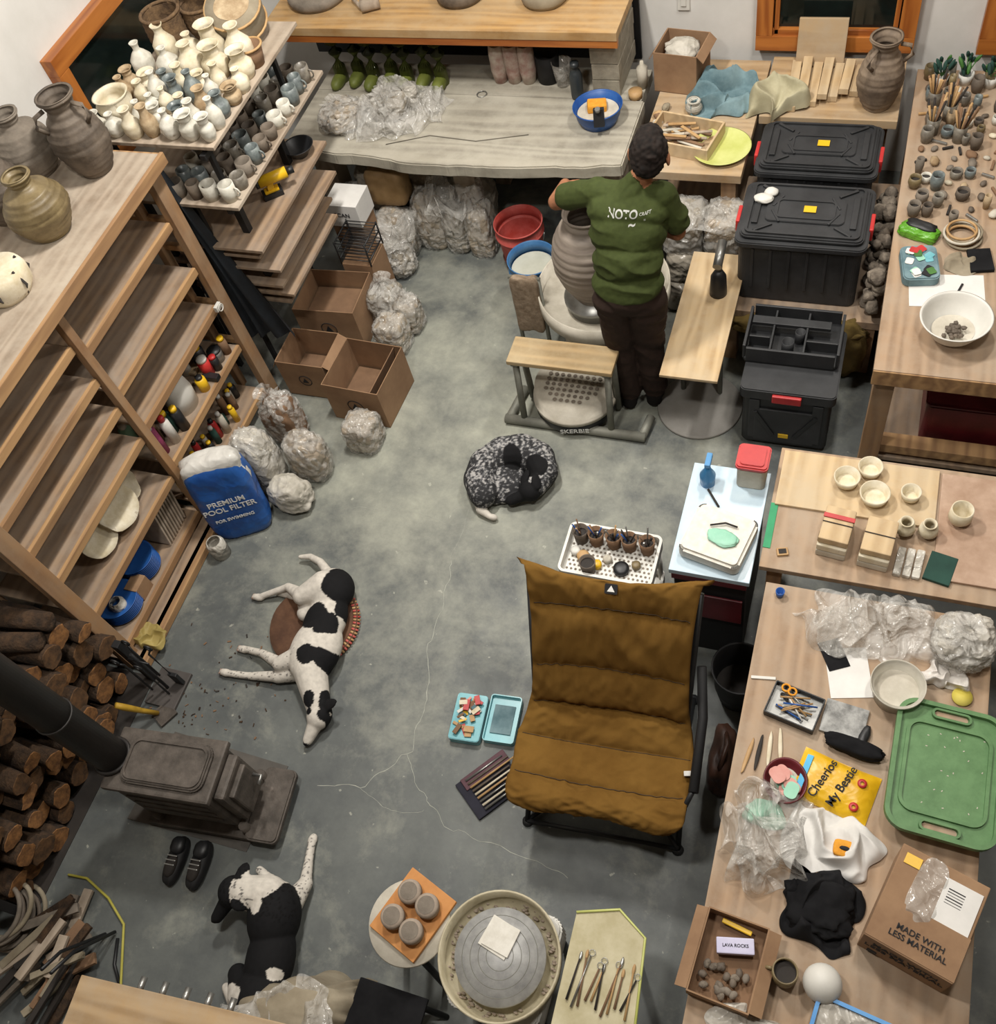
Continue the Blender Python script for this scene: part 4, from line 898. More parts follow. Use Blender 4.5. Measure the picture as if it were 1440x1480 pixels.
for sx in (1,):
    ch.tube([(sx*.36,.22,.62),(sx*.385,.05,.50),(sx*.385,-.25,.48)],.02,blackm,10);ch.tube([(sx*.38,-.25,.48),(sx*.33,-.33,.33)],.011,black,8)
ch.tube([(-.33,-.36,.02),(.31,.32,.02)],.01,black);ch.tube([(.33,-.36,.03),(-.31,.32,.03)],.01,black);ch.tube([(-.33,-.36,.02),(.33,-.36,.02)],.01,black)
ch.box((0,-.19,.30),(.60,.34,.02),blackcl)
P_,Nn=surf(NS//2,int(NT*.115));Tm=(surf(NS//2,int(NT*.105))[0]-P_).normalized();Xm=Vector((1,0,0));Zm=Xm.cross(Tm).normalized()
if Zm.z<0:Zm=-Zm
Ym=Zm.cross(Xm);mtp=Matrix.Translation(P_+Zm*.004)@Matrix((Xm,Ym,Zm)).transposed().to_4x4()
ch.prism(rbox(.05,.04,.005),0,.002,ink,0,mtp);ch.prism([(-.015,-.011),(.015,-.011),(0,.014)],.0021,.003,whink,0,mtp)
ch.box((.35,-.16,.42),(.03,.02,.05),paper,(.3,0,.2));ch.done()
o=M('teal_art_box',(-1.30,1.41,0),R(5));o.prism(rbox(.15,.23,.015),0,.05,teal,.003,Matrix.Translation((-.08,0,0)));o.prism(rbox(.15,.23,.015),0,.02,teal,.003,Matrix.Translation((.08,0.02,0)));ringprism(o,.15,.23,.015,.005,.02,.04,teal,.08,.02)
for i in range(26):o.box((-.08+random.uniform(-.04,.04),random.uniform(-.09,.09),.053+.001*i),(random.uniform(.03,.06),random.uniform(.01,.03),.006),random.choice([tan,red,white,tan,pink,cream,bluecl,yellow,cardd]),(0,0,random.random()*3))
o.box((.08,.02,.025),(.1,.14,.004),bluecl).done()
o=M('tool_roll',(-1.19,1.13,0),R(-38));o.box((0,.0,.008),(.2,.26,.016),mat('navy_canvas','#1c1c26','#2a2a36',rough=.9),bev=.005);o.box((-.07,.02,.02),(.06,.24,.008),mat('maroon_cloth','#44222c','#55303a'))
for i in range(9):o.cyl((-.08+i*.02,-.08,.026),(-.075+i*.02,.12+.02*(i%3),.028),.006,random.choice([tan,steel,darkclay,cream]),.004,8)
o.done()
# ================= FRONT WHEEL
w=M('electric_potters_wheel',(-.82,.40,0));w.lathe([(0,.45),(.15,.45),(.19,.47),(.22,.5),(.225,.58),(.217,.58),(.213,.51),(.19,.485),(0,.48)],mat('splash_pan','#a89e82','#c2b99f',rough=.5,scale=12,c3='#837a64'),seg=52)
w.lathe([(0,.48),(.05,.48),(.05,.54),(.165,.54),(.17,.545),(.168,.556),(0,.556)],mat('wheelhead','#8e8e8d','#a9a9a7',rough=.45,metal=.2,scale=20),seg=52)
for rr in (.05,.08,.11,.14):w.ring((0,0,.556),rr,.0012,dsteel,n=48,seg=4)
w.prism(rbox(.36,.4,.05),.3,.45,white,.01)
for x in (-.15,.15):
    for y in (-.15,.15):w.cyl((x,y,0),(x,y,.32),.018,black)
for i in range(90):
    a=random.random()*6.3;rr=random.uniform(.178,.208);w.blob((rr*math.cos(a),rr*math.sin(a),.496),(.01,.006,.005),clayW,.3,2,i,2,1)
w.done()
M('square_clay_slab',(-.84,.46,.5565),R(-15)).box((0,0,.003),(.115,.115,.006),foam).box((.006,.004,.009),(.11,.105,.005),foam,(0,0,.06)).done()
o=M('stool_with_round_bat',(-1.19,.42,0));o.lathe([(0,.53),(.155,.53),(.158,.537),(.155,.545),(0,.545)],dwhite,seg=44).lathe([(0,.49),(.13,.49),(.14,.5),(.14,.53),(0,.53)],blackm,seg=36)
for a in (0.5,2.1,3.7,5.2):o.cyl((.1*math.cos(a),.1*math.sin(a),.49),(.15*math.cos(a),.15*math.sin(a),0),.014,black)
o.done()
M('terracotta_square_bat',(-1.18,.45,.545),R(-20)).box((0,0,.01),(.22,.26,.02),terr).done()
for dx,dy in ((-.025,.065),(.06,.035),(-.06,-.035),(.03,-.065)):
    x,y=-1.18+dx*.95,.45+dy;M('clay_lidded_jar',(x,y,.565)).lathe([(0,0),(.03,0),(.042,.012),(.044,.035),(.044,.038),(.046,.04),(.044,.055),(.036,.062),(0,.064)],clayW,seg=30).lathe([(.0,.0645),(.033,.0635)],greyclay,seg=24).done()
t=M('wheel_side_table');t.prism([(-.59,.62),(-.44,.67),(-.33,.6),(-.28,.1),(-.58,.1)],.53,.55,mat('cream_table','#aaa07b','#c3bb9c',rough=.6,scale=7,c3='#8f8564'),.004)
for x,y in ((-.55,.57),(-.38,.58),(-.53,.15),(-.33,.15)):t.cyl((x,y,0),(x,y,.53),.018,greyclay)
t.tube([(-.59,.62,.553),(-.44,.67,.553),(-.33,.6,.553),(-.28,.1,.553)],.005,ylwgreen,8);t.done()
o=M('trimming_tools',(-.45,.40,.55))
for i in range(11):
    x=-.1+i*.021;a=.012+.02*math.sin(i*2.3);L_=.07+.02*math.sin(i*1.3);o.cyl((x,-L_,.008),(x+a,L_,.008),.0045,random.choice([tan,inner,cardd,steel]),.003,8)
    if i%2:o.ring((x+a*1.1,L_+.012,.008),.011,.0015,steel,n=12,seg=5)
    else:o.blob((x+a*1.1,L_+.01,.007),(.006,.018,.003),random.choice([tan,steel]),.05,2,i,2,2)
o.done()
# ================= DRAPED CLOTH + BENCH
o=M('draped_canvas_cover',(-1.55,.0,0),rot=(0,0,.4))
o.lathe([(.27,0.0),(.255,.12),(.23,.28),(.20,.42),(.17,.50),(.11,.54),(0,.55)],greycl,seg=110,star=.14,starn=13,wob=.3,sc=(1.15,.62,1))
o.sheet((0.0,.0,.52),(.4,.2),plast,amp=.14,freq=5,seed=41,n=50,stretch=1.8);o.done()
o=M('black_folding_stool',(-1.2,.08,0))
for k in (-1,1):
    o.tube([(-.12,k*.1,.0),(.12,k*.1,.42)],.013,black,8);o.tube([(.12,k*.1,.0),(-.12,k*.1,.42)],.013,black,8)
o.box((0,0,.425),(.28,.24,.02),blackcl,bev=.008);o.done()
t=M('plywood_bench',(-1.78,-.27,0),R(5));t.box((0,0,.79),(.85,.42,.02),plyX);t.box((0,0,.755),(.8,.38,.05),edgeW)
for x in (-.36,.36):
    for y in (-.15,.15):t.box((x,y,.365),(.05,.05,.73),postW)
for i in range(5):
    x=-.2+i*.09;t.cyl((x,.19,.77),(x,.25,.765),.012,steel)
t.done()
# ================= WOOD STOVE
s=M('wood_stove',(-2.45,.74,0),R(6))
s.box((0,0,.03),(.56,.32,.05),castir,bev=.012);s.box((-.02,0,.30),(.48,.25,.36),castir,bev=.02)
s.box((-.02,0,.5),(.52,.28,.035),castir,bev=.012);s.prism(rbox(.40,.21,.05),.515,.54,castir,.008)
ringprism(s,.37,.18,.045,.01,.54,.548,castir,0,0)
s.box((.25,0,.32),(.06,.20,.3),castir,bev=.015);s.box((.29,0,.32),(.03,.15,.22),castir,bev=.01);s.tube([(.31,.06,.34),(.35,.06,.34),(.35,.02,.34)],.008,steel)
s.prism(rbox(.16,.34,.03),.06,.10,castir,.008,Matrix.Translation((.32,0,0)))
for k in (-1,1):
    for z in (.22,.3,.38): s.box((-.02,k*.127,z),(.4,.008,.03),castir)
for x in (-.22,.24):
    for y in (-.12,.12):s.cyl((x,y,.0),(x,y,.14),.022,castir)
s.done()
M('stove_pipe',(-2.72,.71,.0)).cyl((0,0,.52),(0,0,5.38),.075,pipem,seg=36).ring((0,0,.53),.08,.01,pipem).ring((0,0,1.0),.077,.005,pipem).ring((0,0,1.6),.077,.005,pipem).done()
M('stove_hearth_pad').prism([(-2.85,.55),(-2.2,.56),(-2.17,.98),(-2.82,1.0)],0,.004,mat('hearth','#46433f','#59544e',scale=5),0).done()
sh=M('clog_shoes',(-2.44,.44,0),R(5))
for dx in (-.06,.06):
    sh.blob((dx,0,.03),(.042,.11,.035),blackm,.05,2,2,2.6,4);sh.blob((dx,-.03,.062),(.028,.05,.02),inner,.05,2,3,2.4,3,flat=False);sh.blob((dx,.06,.06),(.036,.042,.025),black,.05,2,3,2.4,3,flat=False)
    for q in (-.02,0,.02):sh.box((dx,q-.01,.082),(.05,.006,.004),steel)
sh.done()
# ================= FIREWOOD
fw=M('firewood_pile')
random.seed(11)
for lay in range(7):
    for i in range(9):
        y=.12+i*.128+(.06 if lay%2 else 0)+random.uniform(-.02,.02);z=.065+lay*.102
        if y>1.22: continue
        rr=random.uniform(.045,.068);x0=-3.62+random.uniform(-.03,.03);x1=-3.1+random.uniform(-.10,.06)-lay*.012
        dy=random.uniform(-.03,.03);sd=random.random()*50
        rot=(0,R(90),dy*3);half=random.random()<.35
        L_=x1-x0;em=logend if random.random()<.5 else logend2
        fw.lathe([(0,0),(rr,0.002),(rr*1.02,L_*.3),(rr*.97,L_*.7),(rr,L_-.002)],bark,(x0,y,z),18,rot=rot,wob=.34,seed=sd,sc=(.62 if half else 1,1,1))
        fw.lathe([(rr,L_-.003),(rr*.95,L_+.0005),(0,L_+.001)],em,(x0,y,z),18,rot=rot,wob=.34,seed=sd,sc=(.62 if half else 1,1,1),smooth=False)
for i in range(6):
    a=random.uniform(-.3,.3);fw.lathe([(0,0),(.045,.002),(.047,.2),(.045,.45),(.03,.452),(0,.453)],bark,(-3.6,.3+i*.16,.77+.02*(i%2)),14,rot=(0,R(90),a),wob=.3,seed=i)
fw.done()
fr=M('firewood_rack');
for y in (.03,1.24):
    fr.box((-3.68,y,.45),(.04,.04,.9),blackm);fr.box((-3.08,y,.2),(.04,.04,.4),blackm)
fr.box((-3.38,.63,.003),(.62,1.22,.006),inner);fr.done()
fd=M('fire_tools_stand',(-2.96,1.2,0));fd.box((0,0,.01),(.18,.2,.02),mat('slate_base','#3f3b39','#4f4a47'),bev=.004)
fd.cyl((0,.0,.02),(0,0,.42),.008,black)
for k,(dx,dy) in enumerate(((-.05,.04),(.05,.04),(.05,-.04),(-.05,-.04))):
    fd.tube([(dx,dy,.06),(dx,dy,.36),(dx*1.3,dy*1.3,.39)],.006,black,8);fd.ring((dx*1.3,dy*1.3,.41),.02,.005,black,(R(90),0,0),n=14)
fd.tube([(-.06,0,.34),(.06,0,.34)],.005,black);fd.box((.06,.04,.08),(.05,.02,.1),black);fd.done()
M('yellow_hand_shovel',(-3.0,1.0,.0)).tube([(.06,.06,.03),(.03,.03,.12),(.0,.0,.22),(-.02,-.01,.26)],[.012,.014,.017,.014],mat('shovel_yellow','#a88424','#bd9832'),10).box((.085,.07,.012),(.1,.1,.015),castir,(0,0,-.5)).done()
o=M('kindling_pile',(-2.86,-.06,0))
for i in range(30):
    a=random.uniform(-.5,.6)+1.1;x,y=random.uniform(-.15,.15),random.uniform(-.2,.14);L_=random.uniform(.08,.16);z=.02+i*.0045
    o.box((x,y,z),(L_*2,random.uniform(.02,.05),.02),random.choice([dustW,cardd,bark,greyclay,greycl,inner]),(random.uniform(-.1,.1),random.uniform(-.1,.1),a))
o.done()
o=M('coiled_hose',(-3.15,.0,0))
for i in range(9): o.ring((.02*math.sin(i*1.3),.02*math.cos(i*2.1),.02+.018*i),.13-.005*(i%4),.011,[greycl,darkclay,greyclay][i%3],rot=(.12*math.sin(i),.12*math.cos(i*1.7),0),n=36)
o.done()
o=M('yellow_extension_cord');o.tube([(-3.0,.24,.012),(-2.9,.25,.012),(-2.75,.2,.012),(-2.62,.12,.012),(-2.56,0.0,.012),(-2.5,-.12,.012),(-2.4,-.2,.012)],.006,mat('cord_yellow','#a39c3d','#b8b055'),8);o.done()
o=M('metal_poker',(-2.64,-.04,0));o.tube([(0,.12,.02),(.0,.0,.25),(.04,-.1,.4)],.008,black).tube([(-.04,.1,.02),(-.06,-.02,.25),(-.02,-.1,.38)],.008,black).tube([(.02,.1,.01),(.06,.0,.01),(.12,-.06,.01)],.008,black).done()
o=M('wood_chip_debris')
for i in range(130):
    x=random.gauss(-2.72,.2);y=random.gauss(1.08,.2)
    if y<1.02 or x<-3.05: continue
    o.box((x,y,.003),(random.uniform(.005,.02),random.uniform(.003,.009),.004),random.choice([bark,cardd,inner,bark]),(0,0,random.random()*3),bev=0)
o.done()
# ================= ORGANIC FIGURES
figm=bpy.data.materials.new('figure_surface');figm.use_nodes=True;nt=figm.node_tree;bb=nt.nodes['Principled BSDF'];bb.inputs['Roughness'].default_value=.85;bb.inputs['Specular IOR Level'].default_value=.25
at=nt.nodes.new('ShaderNodeAttribute');at.attribute_name='Col';nn_=nt.nodes.new('ShaderNodeTexNoise');nn_.inputs['Scale'].default_value=45;nn_.inputs['Detail'].default_value=5
tcc=nt.nodes.new('ShaderNodeTexCoord');nt.links.new(tcc.outputs['Object'],nn_.inputs['Vector'])
mm=nt.nodes.new('ShaderNodeMix');mm.data_type='RGBA';mm.blend_type='MULTIPLY';mm.inputs[0].default_value=.3
rr_=nt.nodes.new('ShaderNodeValToRGB');rr_.color_ramp.elements[0].position=.3;rr_.color_ramp.elements[0].color=(.5,.5,.5,1);rr_.color_ramp.elements[1].position=.65;rr_.color_ramp.elements[1].color=(1.2,1.2,1.2,1)
nt.links.new(nn_.outputs['Fac'],rr_.inputs[0]);nt.links.new(at.outputs['Color'],mm.inputs[6]);nt.links.new(rr_.outputs[0],mm.inputs[7]);nt.links.new(mm.outputs[2],bb.inputs['Base Color'])
bp_=nt.nodes.new('ShaderNodeBump');bp_.inputs['Strength'].default_value=.3;bp_.inputs['Distance'].default_value=.004;nt.links.new(nn_.outputs['Fac'],bp_.inputs['Height']);nt.links.new(bp_.outputs[0],bb.inputs['Normal'])
def cap(p0,p1,r0,r1,col):return ('cap',Vector(p0),Vector(p1),r0,r1,col)
def ell(c,s_,col,rot=(0,0,0)):return ('ell',Vector(c),Vector(s_),Euler(rot).to_matrix(),None,col)
def organic(name,parts,voxel,smooth,colfn=None,disp=None):
    bm=bmesh.new()
    for p in parts:
        t_=bmesh.new()
        if p[0]=='cap':
            d=p[2]-p[1];L_=d.length;q=d.to_track_quat('Z','Y').to_matrix().to_4x4();prof_=[]
            for i in range(7):a=-math.pi/2+i/6*math.pi/2;prof_.append((p[3]*math.cos(a),p[3]*math.sin(a)))
            for i in range(7):a=i/6*math.pi/2;prof_.append((p[4]*math.cos(a),L_+p[4]*math.sin(a)))
            rings=[]
            for r_,z_ in prof_:
                r_=max(r_,1e-4);rings.append([t_.verts.new((r_*math.cos(2*math.pi*k/16),r_*math.sin(2*math.pi*k/16),z_)) for k in range(16)])
            for A,B in zip(rings,rings[1:]):
                for k in range(16):t_.faces.new((A[k],A[(k+1)%16],B[(k+1)%16],B[k]))
            t_.faces.new(rings[0][::-1]);t_.faces.new(rings[-1])
            bmesh.ops.transform(t_,matrix=Matrix.Translation(p[1])@q,verts=t_.verts)
        else:
            bmesh.ops.create_icosphere(t_,subdivisions=3,radius=1)
            bmesh.ops.transform(t_,matrix=Matrix.Translation(p[1])@p[3].to_4x4()@Matrix.Diagonal((*p[2],1)),verts=t_.verts)
        tm=bpy.data.meshes.new('t');t_.to_mesh(tm);t_.free();bm.from_mesh(tm);bpy.data.meshes.remove(tm)
    me=bpy.data.meshes.new('t');bm.to_mesh(me);bm.free();o=bpy.data.objects.new('t',me);COL.objects.link(o)
    md=o.modifiers.new('r','REMESH');md.mode='VOXEL';md.voxel_size=voxel
    sm=o.modifiers.new('s','SMOOTH');sm.factor=.5;sm.iterations=smooth
    dg=bpy.context.evaluated_depsgraph_get();m2=bpy.data.meshes.new_from_object(o.evaluated_get(dg))
    bpy.data.objects.remove(o);bpy.data.meshes.remove(me)
    m2.name=name;n=len(m2.vertices);co=np.empty(n*3);m2.vertices.foreach_get('co',co);co=co.reshape(-1,3)
    best=np.full(n,1e9);cols=np.ones((n,4));idx=np.zeros(n,int)
    for pi,p in enumerate(parts):
        if p[0]=='cap':
            a=np.array(p[1]);b_=np.array(p[2]);ab=b_-a;t_=np.clip(((co-a)@ab)/(ab@ab+1e-12),0,1);d=np.linalg.norm(co-(a+t_[:,None]*ab),axis=1)-(p[3]+t_*(p[4]-p[3]))
        else:
            q=(co-np.array(p[1]))@np.array(p[3]);qs=q/np.array(p[2]);ln_=np.linalg.norm(qs,axis=1)+1e-9;d=(ln_-1)*np.linalg.norm(q,axis=1)/ln_
        k=d<best;best[k]=d[k];cols[k,:3]=p[5];idx[k]=pi
    if colfn:
        for i in range(n):
            c_=colfn(co[i],cols[i,:3],idx[i])
            if c_ is not None:cols[i,:3]=c_
    if disp:
        for i in range(n): co[i]=disp(co[i],idx[i])
        m2.vertices.foreach_set('co',co.ravel())
    at_=m2.color_attributes.new('Col','FLOAT_COLOR','POINT');at_.data.foreach_set('color',cols.ravel())
    for pl_ in m2.polygons:pl_.use_smooth=True
    m2.materials.clear();m2.materials.append(figm)
    ob=bpy.data.objects.new(name,m2);COL.objects.link(ob);return ob
def V(*a):return Vector(a)
WH=hx('#cdc7bd')[:3];BK=hx('#121214')[:3];GY=hx('#77777a')[:3];PN=hx('#b39a8c')[:3]
def patches(lst,spk=None,spr=None):
    def fn(co,c,i):
        v=Vector(co);w=noise.noise(v*14)*.022
        for (cx,cy,r_,col) in lst:
            if math.hypot(v.x-cx,v.y-cy)+w<r_:return col
        if spk and (spr is None or spr(v)) and noise.noise(v*95)>spk:return (c[0]*.2,c[1]*.2,c[2]*.21)
        return None
    return fn
d1=[ell((-2.225,1.54,.105),(.13,.18,.10),WH),ell((-2.245,1.70,.092),(.11,.17,.083),WH),ell((-2.275,1.87,.10),(.12,.125,.095),WH),
 cap((-2.2,1.42,.11),(-2.11,1.28,.085),.085,.062,WH),ell((-2.085,1.235,.075),(.062,.072,.062),WH,(0,0,.1)),cap((-2.09,1.2,.07),(-2.108,1.115,.04),.040,.026,WH),ell((-2.11,1.095,.042),(.016,.013,.014),BK),
 ell((-2.04,1.275,.125),(.028,.055,.010),BK,(.3,.3,-.8)),ell((-2.135,1.285,.115),(.048,.03,.010),BK,(.2,-.5,.3)),
 cap((-2.29,1.48,.11),(-2.38,1.43,.10),.06,.04,WH),cap((-2.38,1.43,.10),(-2.52,1.475,.06),.034,.021,WH),cap((-2.52,1.475,.06),(-2.62,1.485,.035),.020,.018,WH),ell((-2.645,1.485,.026),(.034,.021,.019),WH),
 cap((-2.28,1.43,.06),(-2.39,1.38,.05),.05,.035,WH),cap((-2.39,1.38,.05),(-2.55,1.355,.03),.03,.020,WH),cap((-2.55,1.355,.03),(-2.66,1.345,.025),.019,.018,WH),ell((-2.685,1.345,.024),(.035,.021,.019),WH),
 cap((-2.31,1.87,.13),(-2.41,1.8,.12),.085,.05,WH),cap((-2.41,1.8,.12),(-2.53,1.85,.08),.042,.023,WH),cap((-2.53,1.85,.08),(-2.68,1.79,.03),.020,.017,WH),ell((-2.70,1.782,.024),(.036,.021,.019),WH),
 cap((-2.31,1.83,.06),(-2.39,1.74,.05),.07,.045,WH),cap((-2.39,1.74,.05),(-2.46,1.82,.035),.035,.022,WH),cap((-2.46,1.82,.035),(-2.60,1.83,.025),.020,.017,WH),
 cap((-2.33,1.96,.10),(-2.42,2.03,.07),.028,.022,WH),cap((-2.42,2.03,.07),(-2.5,2.06,.05),.022,.018,WH),cap((-2.5,2.06,.05),(-2.56,2.05,.045),.018,.012,WH)]
for (x,y,z) in ((-2.655,1.485,.026),(-2.695,1.345,.024),(-2.71,1.782,.024)):
    for k in (-1,0,1): d1.append(ell((x-.02,y+k*.012,z-.004),(.014,.007,.012),PN))
fn=patches([(-2.19,1.90,.11,BK),(-2.13,1.79,.075,BK),(-2.28,1.685,.08,BK),(-2.2,1.66,.065,BK),(-2.13,1.48,.055,BK),(-2.22,1.47,.05,BK),(-2.03,1.30,.06,BK),(-2.145,1.28,.035,BK),(-2.035,1.225,.035,BK),(-2.13,1.225,.012,BK)],.45,lambda v:v.y<1.5 and v.x<-2.3)
organic('lying_dog',d1,.0065,4,fn)
bd=M('round_dog_bed',(-2.33,1.70,0));bd.lathe([(0,0),(.22,0),(.24,.012),(.235,.035),(.16,.02),(0,.012)],mat('dog_bed_brown','#4b3325','#684a36',rough=.95,scale=9),seg=44,wob=.04)
for i in range(30):
    a=-1.2+i*.08;bd.tube([(.21*math.cos(a),.21*math.sin(a),.036),(.242*math.cos(a),.242*math.sin(a),.02)],.006,[reddust,tan][i%2],6)
bd.done()
G1=hx('#8c8b8a')[:3]
ring_=[(-1.68,2.60,.085),(-1.725,2.68,.095),(-1.72,2.78,.10),(-1.65,2.87,.10),(-1.55,2.90,.105),(-1.45,2.87,.10),(-1.395,2.79,.085)]
d2=[]
for a,b_ in zip(ring_,ring_[1:]):d2.append(cap((a[0],a[1],.09),(b_[0],b_[1],.095),a[2]*.93,b_[2]*.93,G1))
d2+=[ell((-1.60,2.72,.06),(.11,.11,.06),G1),cap((-1.39,2.79,.09),(-1.41,2.70,.09),.072,.058,G1),ell((-1.435,2.66,.09),(.06,.055,.055),BK),cap((-1.44,2.655,.085),(-1.53,2.60,.06),.038,.026,BK),ell((-1.545,2.592,.06),(.014,.014,.013),BK),
 ell((-1.40,2.69,.145),(.028,.045,.010),BK,(.4,.3,.6)),ell((-1.47,2.71,.14),(.026,.045,.010),BK,(.3,-.4,-.3)),
 cap((-1.52,2.66,.04),(-1.62,2.6,.035),.03,.022,G1),cap((-1.66,2.66,.08),(-1.58,2.62,.04),.05,.03,G1),cap((-1.72,2.60,.05),(-1.68,2.53,.04),.032,.026,WH),cap((-1.68,2.53,.04),(-1.62,2.50,.03),.028,.016,WH),ell((-1.605,2.5,.03),(.028,.018,.02),WH)]
def spk(co,c,i):
    v=Vector(co)
    if math.hypot(v.x+1.57,v.y-2.82)+noise.noise(v*12)*.02<.055 or math.hypot(v.x+1.43,v.y-2.78)+noise.noise(v*12)*.02<.06:return BK
    if c[0]<.05 or c[0]>.5:return None
    q=noise.noise(v*60)+.7*noise.noise(v*130)+.8*noise.noise(v*8)
    return (.38,.37,.36) if q>.46 else ((.13,.13,.135) if q>.12 else (.03,.03,.032))
organic('curled_sleeping_dog',d2,.0055,4,spk)
d3=[ell((-1.90,.33,.12),(.115,.15,.12),BK,(0,0,.25)),ell((-1.85,.17,.11),(.105,.17,.10),BK,(0,0,.2)),ell((-1.83,.02,.11),(.12,.13,.105),BK),
 cap((-1.95,.40,.15),(-2.06,.38,.17),.085,.07,WH),ell((-2.10,.37,.17),(.068,.07,.062),BK,(0,0,.6)),cap((-2.11,.35,.16),(-2.15,.26,.12),.040,.027,BK),ell((-2.158,.243,.12),(.015,.013,.013),BK),
 ell((-2.08,.45,.20),(.032,.058,.011),BK,(-.5,0,.3)),ell((-2.03,.33,.21),(.042,.033,.011),BK,(.3,.3,.3)),
 cap((-1.86,.40,.09),(-1.85,.50,.05),.052,.033,WH),cap((-1.85,.50,.05),(-1.88,.60,.04),.028,.020,WH),cap((-1.88,.60,.04),(-1.90,.67,.03),.020,.018,WH),ell((-1.905,.685,.024),(.022,.033,.019),WH),
 cap((-1.98,.38,.06),(-2.02,.47,.035),.05,.03,WH),cap((-2.02,.47,.035),(-2.09,.50,.03),.026,.019,WH),
 cap((-1.90,.02,.10),(-1.98,.08,.07),.08,.045,BK),cap((-1.98,.08,.06),(-1.96,-.04,.035),.035,.024,WH),cap((-1.96,-.04,.03),(-2.03,.02,.025),.022,.02,WH),cap((-1.82,-.1,.08),(-1.88,-.2,.03),.03,.015,BK)]
fn=patches([(-2.0,.43,.07,WH),(-1.95,.34,.03,WH),(-1.95,.46,.06,WH),(-1.94,.0,.045,WH),(-1.78,.12,.03,WH)],.30,lambda v:v.y>.30)
organic('resting_dog',d3,.006,4,fn)
# ---- potter
SK=hx('#96664a')[:3];SH=hx('#3a431f')[:3];TR=hx('#2f221c')[:3];HR=hx('#17110e')[:3];BT=hx('#171413')[:3]
def hand(parts,w,dirv,nrm,side,curl=.5):
    w=Vector(w);d=Vector(dirv).normalized();n=Vector(nrm).normalized();s_=d.cross(n).normalized()*side
    parts.append(cap(w,w+d*.03,.026,.028,SK))
    for k in (-1.5,-.5,.5,1.5):parts.append(cap(w+d*.02+s_*k*.012,w+d*.085+s_*k*.019,.015,.0115,SK))
    for k,L_ in zip((-1.5,-.5,.5,1.5),(.075,.085,.08,.062)):
        p=w+d*.085+s_*k*.020;dd=d.copy()
        for q in range(3):
            dd=(dd+n*curl*(.5+.25*q)).normalized();p2=p+dd*L_*(.45,.32,.25)[q];parts.append(cap(p,p2,.0095-.0008*q,.009-.0008*q,SK));p=p2
    p=w+d*.025-s_*.028;p1=p+(d*.6-s_*.8+n*.2).normalized()*.04;p2=p1+(d*.85-s_*.2+n*.5).normalized()*.035
    parts.append(cap(p,p1,.014,.011,SK));parts.append(cap(p1,p2,.011,.0085,SK))
m_=[]
hipL,hipR=V(-1.085,3.365,.86),V(-.94,3.38,.86)
kL,kR=V(-1.09,3.40,.48),V(-.95,3.43,.48);aL,aR=V(-1.065,3.40,.10),V(-.94,3.44,.10)
for h_,k_,a_ in ((hipL,kL,aL),(hipR,kR,aR)):
    m_+=[cap(h_,k_,.100,.073,TR),cap(k_,k_*.45+a_*.55,.075,.070,TR),cap(k_*.45+a_*.55,a_+V(0,0,.02),.070,.064,TR),
         cap(a_+V(0,-.015,-.03),a_+V(0,.10,-.055),.048,.038,BT),cap(a_+V(0,.07,-.055),a_+V(0,.165,-.062),.044,.036,BT),cap(a_+V(0,-.03,-.055),a_+V(0,-.01,0),.042,.045,BT)]
m_+=[ell((-1.015,3.375,.90),(.163,.115,.12),TR),
 ell((-1.015,3.38,.95),(.170,.122,.10),SH),ell((-1.02,3.41,1.06),(.165,.117,.13),SH),ell((-1.03,3.47,1.18),(.178,.118,.14),SH),ell((-1.035,3.515,1.275),(.19,.112,.10),SH),
 cap((-1.17,3.55,1.325),(-.90,3.55,1.325),.062,.062,SH),cap((-1.035,3.53,1.32),(-1.0,3.56,1.385),.085,.056,SH),
 cap((-1.0,3.56,1.36),(-.955,3.585,1.45),.052,.05,SK),
 ell((-.94,3.60,1.525),(.075,.092,.098),SK,(-.35,.1,.2)),ell((-.945,3.645,1.485),(.055,.06,.065),SK,(-.3,0,.2)),
 ell((-.937,3.585,1.545),(.084,.097,.090),HR,(-.3,.1,.2)),ell((-.937,3.55,1.515),(.074,.068,.075),HR,(-.3,.1,.2)),ell((-.94,3.62,1.59),(.062,.07,.045),HR),
 ell((-.955,3.70,1.495),(.012,.02,.018),SK),ell((-1.029,3.605,1.50),(.010,.022,.032),SK,(-.3,0,.3)),ell((-.853,3.59,1.50),(.010,.022,.032),SK,(-.3,0,.2)),
 ell((-.955,3.675,1.452),(.03,.02,.012),hx('#8a4f42')[:3]),ell((-.98,3.688,1.52),(.012,.008,.007),BK),ell((-.93,3.69,1.52),(.012,.008,.007),BK),ell((-.95,3.665,1.435),(.04,.04,.03),HR),
 cap((-1.18,3.56,1.32),(-1.31,3.60,1.25),.068,.062,SH),cap((-1.31,3.60,1.25),(-1.34,3.61,1.235),.064,.064,SH),
 cap((-1.33,3.60,1.24),(-1.42,3.64,1.175),.046,.041,SK),cap((-1.42,3.64,1.175),(-1.43,3.82,1.13),.041,.029,SK),
 cap((-.89,3.56,1.32),(-.84,3.575,1.19),.068,.064,SH),cap((-.84,3.575,1.19),(-.835,3.58,1.16),.066,.066,SH),
 cap((-.84,3.575,1.2),(-.825,3.60,1.08),.046,.041,SK),cap((-.825,3.60,1.08),(-1.00,3.73,.99),.041,.029,SK)]
hand(m_,(-1.43,3.82,1.13),(.45,.2,-.75),(.6,-.3,-.3),1,.45)
hand(m_,(-1.00,3.73,.99),(-.8,.35,-.1),(-.2,-.6,-.2),-1,.3)
parts_col=[p[5] for p in m_]
